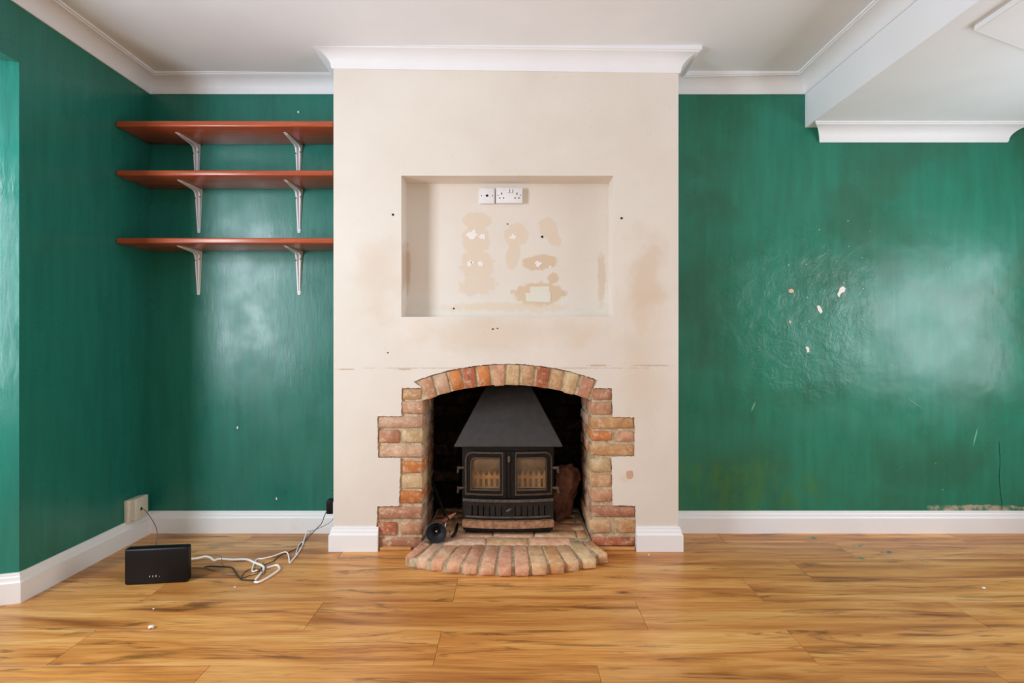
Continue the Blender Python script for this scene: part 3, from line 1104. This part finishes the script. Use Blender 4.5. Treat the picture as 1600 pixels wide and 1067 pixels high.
bx0, bx1 = sx(722), sx(865.5)
bz0, bz1 = 0.075, sz(694)
body = MB()
body.box(bx0, bx0 + 0.012, YF, 3.14, bz0, bz1).box(bx1 - 0.012, bx1, YF, 3.14, bz0, bz1)
body.box(bx0, bx1, YF, 3.14, bz1 - 0.012, bz1).box(bx0, bx1, YF, 3.14, bz0, bz0 + 0.012).box(bx0, bx1, 3.128, 3.14, bz0, bz1)
dz0, dz1 = sz(773), sz(703.5)
body.plate(dens([(bx0, bz0), (bx1, bz0), (bx1, bz1), (bx0, bz1)]), [dens([(sx(731), dz0 + 0.01), (sx(858), dz0 + 0.01), (sx(858), dz1 - 0.012), (sx(731), dz1 - 0.012)])], YF - 0.006, YF + 0.004, bow)
body.build('body', IRON, stove)
MB().box(bx0 + 0.02, bx1 - 0.02, YF - 0.004, 3.13, HT, bz0).build('plinth', IRON, stove)


def door(x0, x1, rad, gl, name):
    tl = 0.045 if rad == 'L' else 0.006
    tr = 0.045 if rad == 'R' else 0.006
    gtl, gtr = (0.026, 0.006) if rad == 'L' else (0.006, 0.016)
    g0, g1, gz0, gz1 = gl
    fr = MB()
    outer_ = dens(rrect(x0, x1, dz0, dz1, (0.006, 0.006, tr, tl)))
    mid = dens(rrect(x0 + .010, x1 - .006, dz0 + .008, dz1 - .008, (0.006, 0.006, tr * .8, tl * .8)))
    opening = dens(rrect(g0, g1, gz0, gz1, (0.004, 0.004, gtr, gtl)))
    fr.plate(outer_, [opening], YF - 0.016, YF - 0.004, bow)
    d = fr.build('door', IRON, stove, bevel=0.003)
    rim = MB()
    big = dens(rrect(x0 + .004, x1 - .004, dz0 + .004, dz1 - .004, (0.006, 0.006, tr * .9, tl * .9)))
    rim.plate(big, [dens(rrect(x0 + .013, x1 - .011, dz0 + .013, dz1 - .013, (0.006, 0.006, tr * .75, tl * .75)))], YF - 0.021, YF - 0.012, bow)
    e = 0.006
    rim.plate(dens(rrect(g0 - e, g1 + e, gz0 - e, gz1 + e, (0.006, 0.006, gtr + e, gtl + e))), [opening], YF - 0.022, YF - 0.012, bow)
    rim.build('door_rim', IRON_RIM, d, bevel=0.0022)
    MB().plate(dens(rrect(g0 - .003, g1 + .003, gz0 - .003, gz1 + .003, (0.004, 0.004, gtr, gtl))), [], YF - 0.009, YF - 0.006, bow).build('pane', SGLASS, d)
    # worn bright sill along the lower glass edge
    MB().plate(dens([(g0, gz0 - 0.001), (g1, gz0 - 0.001), (g1, gz0 + 0.003), (g0, gz0 + 0.003)]), [], YF - 0.0235, YF - 0.018, bow).build('worn_sill', IRON_WORN, d)
    return d


gA = (sx(737), sx(780.5), sz(763), sz(714.5))
gB = (sx(809), sx(852.5), sz(763), sz(714.5))
dL = door(sx(725.6), sx(787.5), 'L', gA, 'left')
dR = door(sx(803), sx(863.5), 'R', gB, 'right')
# centre post with raised strips and the turn knob
m = MB()
for a, b, yy in ((786.5, 791, 0.024), (793, 797, 0.026), (799, 803.5, 0.024)):
    m.plate(dens([(sx(a), dz0 - 0.004), (sx(b), dz0 - 0.004), (sx(b), dz1), (sx(a), dz1)]), [], YF - yy, YF - 0.004, bow)
m.plate(dens([(sx(786), dz0 - 0.004), (sx(804), dz0 - 0.004), (sx(804), dz1), (sx(786), dz1)]), [], YF - 0.018, YF - 0.004, bow)
m.build('centre_post', IRON, stove, bevel=0.0015)
kp = P(795.2, 717.5, YF - 0.058)
MB().lathe([(0.002, -0.012), (0.008, -0.010), (0.0105, 0), (0.008, 0.010), (0.002, 0.012)], Matrix.Translation(kp) @ Matrix.Diagonal((0.75, 0.8, 1.45, 1)), 16).cyl(kp, kp + Vector((0, 0.025, 0)), 0.004).build('door_knob', IRON_WORN, stove, smooth=True)

# hinges: two lugs on each side
for px0, px1, side in ((727, 715, -1), (858, 873, 1)):
    for py in (730.5, 762):
        hg = MB()
        a = P(px0, py, YF - 0.012); b = P(px1, py + 0.5, YF - 0.012)
        hg.cyl(a, b, 0.0068, 0.0085)
        e = b - Vector((side * 0.006, 0, 0))
        hg.cyl(e + Vector((0, 0, 0.008)), e + Vector((side * 0.005, 0, -0.026)), 0.0085, 0.0055)
        hg.cyl(a + Vector((side * -0.002, 0, 0.012)), a + Vector((side * -0.002, 0, -0.014)), 0.006)
        hg.build('hinge', IRON_WORN if side > 0 else IRON_RIM, stove, smooth=True)

# ash drawer
z0d, z1d = sz(809), sz(777.5)
slots = []
for px in (738.3, 747.4, 756, 765.3, 774.4, 784, 805, 814.5, 823.8, 832.5, 841.7, 850.8):
    slots.append(rrect(sx(px) - 0.0034, sx(px) + 0.0034, sz(803.5), sz(788), (0.0024,) * 4, 3))
dr = MB().plate(dens(rrect(sx(723.5), sx(864.5), z0d, z1d)), slots, YF - 0.020, YF - 0.006, bow).build('ash_drawer', IRON_PLATE, stove, bevel=0.0012)
MB().plate(dens([(sx(723.5), sz(781.8)), (sx(864.5), sz(781.8)), (sx(864.5), z1d), (sx(723.5), z1d)]), [], YF - 0.030, YF - 0.012, bow).build('drawer_lip', IRON_WORN, dr, bevel=0.002)
MB().plate(dens([(sx(728), sz(806.5)), (sx(860), sz(806.5)), (sx(860), sz(804)), (sx(728), sz(804))]), [], YF - 0.026, YF - 0.012, bow).build('drawer_lip', IRON_WORN, dr, bevel=0.002)
MB().plate(dens([(sx(727), sz(803.5)), (sx(861), sz(803.5)), (sx(861), sz(787)), (sx(727), sz(787))]), [], YF - 0.005, YF - 0.0005, bow).build('slot_back', DARK_HOLE, dr)
kq = P(795, 797, YF - 0.062)
MB().lathe([(0.003, -0.012), (0.0075, -0.010), (0.010, 0.002), (0.006, 0.010), (0.002, 0.012)], Matrix.Translation(kq) @ Matrix.Rotation(math.radians(60), 4, 'Y') @ Matrix.Diagonal((0.8, 0.8, 1.4, 1)), 14).cyl(kq, kq + Vector((0, 0.022, 0)), 0.005).build('drawer_knob', IRON_WORN, dr, smooth=True)
# front shelf (rusty top edge) and apron
MB().plate(dens(rrect(sx(723), sx(865), sz(821), sz(810.5), (0.004,) * 4, 3)), [], YF - 0.040, YF - 0.004, bow).build('ash_shelf', RUST, stove, bevel=0.003)
MB().plate(dens(rrect(sx(724.5), sx(863.5), sz(825.5), sz(820.5), (0.003,) * 4, 3)), [], YF - 0.036, YF - 0.002, bow).build('apron', IRON, stove, bevel=0.002)

# inside: fire fence, its tan brightened in place of firebox light, and pale back
fn = []
x = sx(733); pit = 0.0302
zb0, zb1, zp = sz(763) - 0.006, sz(752), sz(737)
top = []
xa, xb = sx(732), sx(857)
xx = xa
top = [(xa, zb0)]
first = sx(746.2)
k = -1
band_hi = sz(746)
while True:
    c = first + k * pit
    if c > xb + 0.01: break
    if c - 0.010 > xa and c + 0.010 < xb:
        top += [(c - 0.013, band_hi), (c - 0.006, band_hi + 0.010), (c, zp), (c + 0.006, band_hi + 0.010), (c + 0.013, band_hi)]
    k += 1
top += [(xb, band_hi), (xb, zb0)]
outl = [(xa, zb0), (xa, band_hi)] + [p for p in top if p[0] not in (xa, xb)] + [(xb, band_hi), (xb, zb0)]
hs = []
k = -1
while first + (k + 0.5) * pit < xb - 0.012:
    c = first + (k + 0.5) * pit
    if c - 0.008 > xa: hs.append(rrect(c - 0.0075, c + 0.0075, zb0 + 0.004, zb1 + 0.006, (0.002,) * 4, 2))
    k += 1
MB().plate(outl, hs, YF + 0.018, YF + 0.030).build('fire_fence', FENCE_TAN, stove)
MB().box(bx0 + 0.014, bx1 - 0.014, YF + 0.055, YF + 0.075, bz0 + 0.02, bz1 - 0.02).build('fireback', FIREBACK, stove)

# hood
def hood_loop(z, x0, x1, y0, y1): return [(x0, y0, z), (x1, y0, z), (x1, y1, z), (x0, y1, z)]
hb = hood_loop(0.516, -0.311, 0.2655, 2.80, 3.19)
hb2 = hood_loop(0.524, -0.311, 0.2655, 2.80, 3.19)
ht_ = hood_loop(0.850, -0.137, 0.090, 3.00, 3.19)
vs = hb + hb2 + ht_
fs = [(3, 2, 1, 0), (8, 9, 10, 11)]
for a in (0, 4):
    fs += [(a + i, a + (i + 1) % 4, a + 4 + (i + 1) % 4, a + 4 + i) for i in range(4)]
MB().add(vs, fs).build('hood', HOOD, stove, bevel=0.004)
MB().cyl((SX, 3.10, 0.84), (SX, 3.10, ZT), 0.075, 0.075, 24).build('flue_pipe', SOOTM, stove, smooth=True)

# ================================================================= THINGS IN THE FIREPLACE
# black bell-shaped tool lying on the hearth
hc = P(681.5, 829, 2.685)
hc.z = HT + 0.0535
ax = Vector((0.08, -1.0, 0.06)).normalized()
mt = Matrix.Translation(hc) @ ax.to_track_quat('Z', 'Y').to_matrix().to_4x4()
bell = empty('bell_shaped_tool', (hc.x, hc.y, HT), 'black round funnel-shaped tool with a wooden handle, lying on the hearth left of the stove', 'fire tool')
MB().lathe([(0.016, -0.075), (0.022, -0.06), (0.030, -0.045), (0.046, -0.020), (0.0520, -0.004), (0.0535, 0.000), (0.0530, 0.0035), (0.0505, 0.0045), (0.0485, 0.002), (0.0475, -0.003), (0.042, -0.014), (0.030, -0.030), (0.015, -0.041), (0.013, -0.048)], mt, 40).build('bell', BELLM, bell, smooth=True)
MB().lathe([(0.0145, -0.047), (0.0145, -0.040), (0.0135, -0.0385)], mt, 20).build('throat', DARK_HOLE, bell, smooth=True)
MB().lathe([(0.003, -0.04), (0.006, -0.036), (0.0065, -0.028), (0.005, -0.020), (0.001, -0.018)], mt, 16).build('centre_knob', CHROME, bell, smooth=True)
a = P(691, 816, 2.75); b = P(712, 801.5, 2.80)
MB().cyl(a, a.lerp(b, 0.36), 0.013, 0.011).build('handle_collar', COLLAR, bell, smooth=True)
MB().cyl(a.lerp(b, 0.36), a.lerp(b, 0.46), 0.009).build('handle_ferrule', BLACK_PL, bell, smooth=True)
MB().cyl(a.lerp(b, 0.46), b, 0.0115, 0.004).build('handle', WOODH, bell, smooth=True)
MB().tube([P(694, 827, 2.72), P(696, 820, 2.73), P(697, 815, 2.745)], 0.0045, 8, 4).build('bracket', CHROME, bell, smooth=True)
# small black tongs lying beside it
tg = MB().tube([P(706, 839.5, 2.755), P(709.5, 834, 2.775), P(712.5, 826, 2.80), P(715, 818, 2.86)], 0.006, 8, 4)
tg.tube([P(709, 838.5, 2.765), P(713, 832, 2.78), P(715, 825, 2.81), P(715, 818, 2.86)], 0.0035, 8, 4)
o = tg.build('fire_tongs', BLACK_PL, smooth=True)
tag(o, 'thin black tongs leaning beside the left foot of the stove', 'fire tool')
# dark poker leaning at the left of the recess
o = MB().tube([P(696, 806, 2.98), P(686, 780, 3.02), P(675, 752, 3.06)], 0.008, 8, 3).lathe([(0.004, -0.02), (0.012, 0), (0.004, 0.02)], Matrix.Translation(P(674, 750, 3.065)), 12).build('poker', IRON, smooth=True)
tag(o, 'dark poker leaning in the shadow at the left of the recess', 'fire tool')
# rough stone slab leaning on the right
st = [(868, 730), (880, 727), (893, 724), (904, 735), (906, 748), (900, 770), (893, 800), (888, 808), (866, 808), (862, 790), (864, 760)]
bm = bmesh.new()
Yst = 3.03
lo = [bm.verts.new(P(x, y, Yst)) for x, y in st]
hi = [bm.verts.new(P(x + (2 if x < 885 else -9), y + 4, Yst - 0.05) + Vector((0, 0, 0))) for x, y in st]
for i in range(len(st)):
    j = (i + 1) % len(st)
    bm.faces.new((lo[i], lo[j], hi[j], hi[i]))
bm.faces.new(list(reversed(lo)))
cv = bm.verts.new(P(889, 765, Yst - 0.085))
for i in range(len(st)):
    bm.faces.new((hi[i], hi[(i + 1) % len(st)], cv))
bmesh.ops.subdivide_edges(bm, edges=bm.edges[:], cuts=2, use_grid_fill=True)
for v in bm.verts:
    q = mnoise.noise_vector(v.co * 16) * 0.014 + mnoise.noise_vector(v.co * 60) * 0.006
    v.co += q
    v.co.z = max(v.co.z, HT + 0.001)
o = MB().bm(bm).build('stone_slab', STONE)
bm.free()
tag(o, 'rough reddish-brown stone slab leaning at the right of the recess', 'stone')

# ================================================================= SHELVES
def make_bracket(parent, x, zt):
    """Pressed-steel bracket: wall leg, shelf arm, raised rib."""
    pl, L, A = 0.0025, 0.245, 0.185
    m = MB()
    yw = YW - 0.0005
    # wall leg, tapering downwards
    leg = [(x - 0.021, zt - 0.0005), (x + 0.021, zt - 0.0005), (x + 0.0085, zt - L + 0.008), (x + 0.006, zt - L), (x - 0.006, zt - L), (x - 0.0085, zt - L + 0.008)]
    m.plate(leg, [], yw - pl, yw)
    # shelf arm
    arm = [(x - 0.021, yw), (x + 0.021, yw), (x + 0.0085, yw - A + 0.008), (x + 0.005, yw - A), (x - 0.005, yw - A), (x - 0.0085, yw - A + 0.008)]
    n = len(arm)
    m.add([(a, b, zt - pl) for a, b in arm] + [(a, b, zt - 0.0004) for a, b in arm],
          [tuple(range(n)), tuple(range(2 * n - 1, n - 1, -1))] + [(i, (i + 1) % n, n + (i + 1) % n, n + i) for i in range(n)])
    # two raised flanges either side of a groove, following leg, bend and arm
    for s in (-1, 1):
        prof = [(0.006, -L + 0.022), (0.010, -L * 0.6), (0.013, -0.045), (0.018, -0.022), (0.034, -0.013), (0.09, -0.009), (A - 0.02, -0.005)]
        back_ = [(A - 0.02, -0.001), (0.002, -0.001), (0.002, -L + 0.022)]
        pts = prof + back_
        k = len(pts)
        def xo(d, zz):
            t = min(1.0, max(-zz / L, d / A))
            return s * (0.0165 * (1 - t) + 0.005 * t)
        a = [(x + xo(d, zz), yw - d, zt + zz) for d, zz in pts]
        b = [(x + xo(d, zz) - s * 0.008 * (1 - 0.5 * min(1, max(-zz / L, d / A))), yw - d, zt + zz) for d, zz in pts]
        m.add(a + b, [tuple(range(k)), tuple(range(2 * k - 1, k - 1, -1))] + [(i, (i + 1) % k, k + (i + 1) % k, k + i) for i in range(k)])
    br_ = m.build('bracket', BRACKET, parent)
    for (dx, dz) in ((-0.0135, -0.052), (0.0135, -0.045), (0, -L + 0.012)):
        d = 0.0150 if dz > -0.1 else 0.004
        c = Vector((x + dx * 0.95, yw - d, zt + dz))
        MB().lathe([(0.0032, -0.004), (0.0032, 0.0008), (0.0015, 0.0014)], Matrix.Translation(c) @ Matrix.Rotation(math.radians(90), 4, 'X'), 8).build('screw', DARK_HOLE if dz > -0.1 else BRACKET, br_)


for py, th, nm, bxs in ((198.0, 0.031, 'topmost red-brown wooden shelf in the left alcove, on two white brackets', (308, 467)),
                        (274.3, 0.028, 'middle red-brown wooden shelf in the left alcove, on two white brackets', (311, 467.4)),
                        (380.0, 0.028, 'lowest red-brown wooden shelf in the left alcove, its bracket legs fully visible', (310.5, 467.4))):
    zb_ = H + (VY - py) * YB / F
    sh = empty('wall_shelf', ((XL + XB0) / 2, YW, zb_), nm, 'shelf', 'shelves in the left alcove')
    m = MB().bbox(((XL + XB0) / 2, (YB - 0.002 + YW) / 2, zb_ + th / 2), (XB0 - XL - 0.004, YW - YB + 0.001, th), 0.006, 3)
    m.build('board', SHELF, sh, smooth=True)
    for px in bxs:
        make_bracket(sh, (px - VX) * YW / F, zb_)

# ================================================================= SOCKETS
def faceplate(px0, px1, py0, py1, Y, thick, mat):
    a = P(px0, py1, Y); b = P(px1, py0, Y)
    return ((a.x + b.x) / 2, (a.z + b.z) / 2, b.x - a.x, b.z - a.z)


cx, cz, wd, ht = faceplate(775.2, 816.3, 293.7, 317.6, YN - 0.02, 0, None)
ds = empty('double_socket', (cx, YN, cz), 'white double power socket near the top of the niche', 'socket')
MB().bbox((cx, YN - 0.014, cz), (wd, 0.028, ht), 0.0025, 2).build('plate', WHITE_PL, ds, smooth=True)
yf = YN - 0.0285
for s in (-1, 1):
    xo = cx + s * wd * 0.305 - s * 0.002
    m = MB().box(xo - 0.0028, xo + 0.0028, yf, yf + 0.004, cz + 0.004, cz + 0.014)
    m.box(xo - 0.0145, xo - 0.0065, yf, yf + 0.004, cz - 0.017, cz - 0.012).box(xo + 0.0065, xo + 0.0145, yf, yf + 0.004, cz - 0.017, cz - 0.012)
    m.build('pin_holes', DARK_HOLE, ds)
    xs_ = cx + s * wd * 0.43
    MB().lathe([(0.003, -0.002), (0.003, 0.0006)], Matrix.Translation((xs_, yf, cz)) @ Matrix.Rotation(math.radians(90), 4, 'X'), 10).build('screw', CABLE_G, ds)
for dx in (-0.004, 0.0125):
    m = MB().bbox((cx + dx, YN - 0.029, cz + 0.023), (0.009, 0.007, 0.019), 0.0012, 1, Matrix.Rotation(math.radians(10), 4, 'X'))
    sw = m.build('rocker_switch', WHITE_PL, ds)
    MB().box(cx + dx + 0.0046, cx + dx + 0.0056, yf - 0.003, yf + 0.002, cz + 0.014, cz + 0.032).box(cx + dx - 0.004, cx + dx + 0.0046, yf - 0.002, yf + 0.002, cz + 0.0125, cz + 0.0137).build('switch_gap', CABLE_G, sw)
cx, cz, wd, ht = faceplate(749.2, 772.8, 293.9, 317.8, YN - 0.02, 0, None)
ss = empty('aerial_socket', (cx, YN, cz), 'square white single socket with one round hole, beside the double socket', 'socket')
MB().bbox((cx, YN - 0.011, cz), (wd, 0.022, ht), 0.0025, 2).build('plate', WHITE_PL, ss, smooth=True)
yf = YN - 0.0225
m90 = Matrix.Rotation(math.radians(90), 4, 'X')
MB().lathe([(0.0065, -0.002), (0.0065, 0.002), (0.0045, 0.003)], Matrix.Translation((cx, yf, cz)) @ m90, 14).build('outlet_hole', DARK_HOLE, ss)
for s in (-1, 1):
    MB().lathe([(0.003, -0.002), (0.003, 0.0006)], Matrix.Translation((cx + s * wd * 0.37, yf, cz)) @ m90, 10).build('screw', CABLE_G, ss)

# wall box in the corner on the left wall
tb = empty('phone_socket', (XL, 2.83, 0.175), 'aged white telephone box low on the left wall above the skirting', 'socket')
MB().bbox((XL + 0.011, 2.832, 0.176), (0.022, 0.112, 0.122), 0.004, 2).build('back_box', CREAM_PL, tb, smooth=True)
MB().bbox((XL + 0.036, 2.842, 0.182), (0.032, 0.098, 0.116), 0.006, 3).build('cover', CREAM_PL, tb, smooth=True)
MB().box(XL + 0.0515, XL + 0.0525, 2.828, 2.842, 0.170, 0.186).build('jack', DARK_HOLE, tb)

# socket on the left side of the chimney breast and its black plug
bs = empty('side_socket', (XB0, 2.79, 0.215), 'white socket plate on the left side of the chimney breast', 'socket')
MB().bbox((XB0 - 0.0055, 2.788, 0.195), (0.011, 0.088, 0.092), 0.002, 2).build('plate', WHITE_PL, bs, smooth=True)
pg = empty('black_plug', (XB0 - 0.011, 2.775, 0.21), 'black mains plug in the socket on the side of the chimney breast', 'plug')
MB().bbox((XB0 - 0.0305, 2.772, 0.212), (0.037, 0.05, 0.072), 0.006, 3).build('body', BLACK_PL, pg, smooth=True)

# ================================================================= ROUTER AND CABLES
p0 = PF(193.5, 915.5, 0); p1 = PF(292.5, 910.5, 0)
dv = (p1 - p0); wid = dv.length; ang = math.atan2(dv.y, dv.x)
th = 0.045
ctr = (p0 + p1) / 2 + Vector((-math.sin(ang), math.cos(ang), 0)) * th / 2
rt = empty('router', (ctr.x, ctr.y, 0), 'black slab-shaped internet router standing on the floor by the left wall', 'router')
rm_ = Matrix.Rotation(ang, 4, 'Z')
hh = 0.160
MB().bbox((ctr.x, ctr.y, hh / 2 + 0.001), (wid, th, hh), 0.010, 3, rm_).build('case', BLACK_PL, rt, smooth=True)
fcn = Vector((math.sin(ang), -math.cos(ang), 0))
for i, px in enumerate((233.5, 238.5, 243.5, 249)):
    t = (px - 193.5) / 99.0
    q = p0 + dv * t + fcn * 0.0004
    z0_ = 0.033
    hgt = (0.007, 0.007, 0.009, 0.003)[i]
    d = dv.normalized() * (0.0012 if i < 3 else 0.0009)
    vs = [q - d + Vector((0, 0, z0_)), q + d + Vector((0, 0, z0_)), q + d + Vector((0, 0, z0_ + hgt)), q - d + Vector((0, 0, z0_ + hgt))]
    vs = vs + [v - fcn * 0.001 for v in vs]
    MB().add(vs, [(0, 1, 2, 3), (7, 6, 5, 4), (0, 4, 5, 1), (1, 5, 6, 2), (2, 6, 7, 3), (3, 7, 4, 0)]).build('indicator_mark', PALE_LED, rt)


def cable(name, pts, r, mat, label):
    out = []
    for q in pts:
        if len(q) == 3 and isinstance(q, tuple): out.append(PF(q[0], q[1], q[2]))
        elif isinstance(q, Vector): out.append(q)
        else: out.append(PF(q[0], q[1], r + 0.001))
    o = MB().tube(out, r, 8, 5).build(name, mat, smooth=True)
    tag(o, label, 'cable')
    return o


cable('white_cable', [(290, 875, 0.02), (294.9, 873.7, 0.018), (308.9, 872, 0.016), (321, 869.3, 0.018), (329, 871.5, 0.010), (334.7, 875.4), (343, 873.2), (363, 874.3), (385, 874, 0.008), (397.2, 878.5, 0.014), (411.2, 885, 0.012), (410.4, 891.6), (404, 900), (399.0, 906), (399, 909.3), (406, 908.8), (419, 902), (431, 894), (436.4, 889), (435.6, 885), (431, 883), (417, 887)], 0.0050, CABLE_W,
      'thick white cable running from the router into a loop on the floor')
cable('white_cable', [(402, 890.5, 0.012), (395.5, 893), (394, 890.5), (396, 883), (397.6, 878, 0.005), (402.5, 873.4), (411, 872.5), (427, 868.7), (443.7, 862.6), (449.5, 864.5), (451.5, 872), (452.4, 879), (456, 875.5), (463.4, 866.9), (470, 857), (473.7, 849), (476.5, 839), P(478.5, 833, 2.925), P(479.6, 829.8, 2.94)], 0.0034, CABLE_W,
      'white cable looping from the tangle up to the alcove skirting')
cable('white_cable', [(462.5, 866), (464, 858.5), (468, 850.5), (471.8, 847), (474, 848.5, 0.008)], 0.0026, CABLE_W, 'short pale loop of cable beside the chimney breast skirting')
cable('black_cable', [P(515.5, 781, 2.775), P(517.0, 786, 2.775), P(513, 795, 2.785), P(507.7, 804, 2.80), P(502.5, 817.4, 2.815), P(495.3, 825.3, 2.83), P(488, 833, 2.85), (481.5, 839.7, 0.006), (472, 849.5), (463, 857), (450, 863), (435.3, 868.7), (427.8, 876.2), (414.7, 882, 0.012), (409, 889), (402, 893)], 0.0021, CABLE_K,
      'thin dark cable hanging from the black plug to the floor tangle')
cable('grey_cable', [P(522.6, 803, 2.765), P(520.5, 810, 2.785), P(517, 814.8, 2.80), P(509, 820, 2.83), P(497, 825.6, 2.87), P(488, 829, 2.91), P(480, 829.9, 2.938)], 0.0014, CABLE_G,
      'very thin grey wire along the side of the chimney breast')
cable('grey_cable', [(288, 888), (294.9, 887), (318.5, 887.3), (334, 890.7), (344.7, 892.5), (354.4, 897.7), (368.4, 897.7)], 0.0026, CABLE_G,
      'grey cable lying on the floor just right of the router')
cable('black_cable', [(319, 886), (327, 884.6), (341, 885), (362, 886.8), (369, 896.0), (377, 905), (385, 906.2), (393.7, 906.5), (398, 907, 0.012)], 0.0034, CABLE_K,
      'dark cable curving along the floor between router and white loop')
cable('black_cable', [(377.5, 903), (379, 897.5), (386, 891), (395, 888.5), (404, 889.5, 0.014), (410, 892.5, 0.012), (400, 897), (388, 900), (379, 903.5)], 0.0016, CABLE_K,
      'thin dark loop of wire within the cable tangle')
cable('grey_cable', [(300, 868.5), (325, 867.5), (342, 867.6), (346.5, 871, 0.011), (346, 878), (349.5, 884), (352, 884.5)], 0.0011, CABLE_G, 'hair-thin grey wire hooked over the white cable')
o = MB().tube([PF(411.5 + 3.6 * math.cos(t), 889 + 8.5 * math.sin(t), 0.012 + 0.010 * math.cos(t)) for t in [k * 2 * math.pi / 14 for k in range(15)]], 0.0016, 6, 3).build('cable_tie', CABLE_K, smooth=True)
tag(o, 'dark tie looped around the bundled white cables', 'cable tie')
cable('phone_lead', [Vector((XL + 0.053, 2.835, 0.178)), Vector((XL + 0.075, 2.83, 0.17)), P(235, 808, 2.80), P(243, 822, 2.74), P(245.5, 834, 2.68), P(244, 848, 2.60), PF(243, 858, 0.02), Vector((ctr.x - 0.02, ctr.y + th / 2 + 0.02, 0.035)), Vector((ctr.x - 0.02, ctr.y + th / 2 - 0.002, 0.04))], 0.002, CABLE_G,
      'thin grey lead from the telephone box down behind the router')

# ================================================================= CRUMBS
def crumb(px, py, r, label, mat=FILLER, seed=0):
    bm = bmesh.new()
    bmesh.ops.create_icosphere(bm, subdivisions=2, radius=1)
    p = PF(px, py, 0)
    for v in bm.verts:
        k = 1 + 0.35 * mnoise.noise(v.co * 1.7 + Vector((seed, 0, 0)))
        v.co = Vector((v.co.x * r * 1.3 * k, v.co.y * r * k, v.co.z * r * 0.7 * k))
    z = -min(v.co.z for v in bm.verts)
    o = MB().bm(bm, Matrix.Translation((p.x, p.y, z))).build('plaster_crumb', mat, smooth=True)
    bm.free()
    tag(o, label, 'crumb', None)


crumb(236, 982, 0.0085, 'small white crumb of plaster on the floor in front of the router', seed=1)
crumb(367, 918, 0.0035, 'tiny white crumb on the floor in front of the cable loop', seed=2)
crumb(1537, 920, 0.006, 'white crumb on the floor at the far right', seed=3)
crumb(1014, 868, 0.004, 'tiny white crumb on the floor in front of the right fireplace skirting', seed=4)
crumb(240, 952, 0.003, 'tiny pale crumb on the floor just below the router', seed=5)
sm = MB()
r8 = random.Random(4)
for px, py, k in ((1275, 840, 5), (1382, 864, 5), (1350, 872, 3), (1340, 852, 3), (1442, 878, 2)):
    for j in range(k):
        p = PF(px + r8.uniform(-9, 9), py + r8.uniform(-2, 2), 0)
        a, b = r8.uniform(0.006, 0.018), r8.uniform(0.003, 0.008)
        vs = [(p.x + a * math.cos(t) * r8.uniform(.6, 1.2), p.y + b * math.sin(t) * r8.uniform(.6, 1.2), 0.0006) for t in [q * math.pi / 4 for q in range(8)]]
        sm.add(vs + [(x, y, 0.0) for x, y, z in vs], [tuple(range(8))] + [(i, (i + 1) % 8, 8 + (i + 1) % 8, 8 + i) for i in range(8)])
tag(sm.build('paint_specks', TEAL_SPOT, floor), 'teal paint specks dried on the boards', kind='stuff')
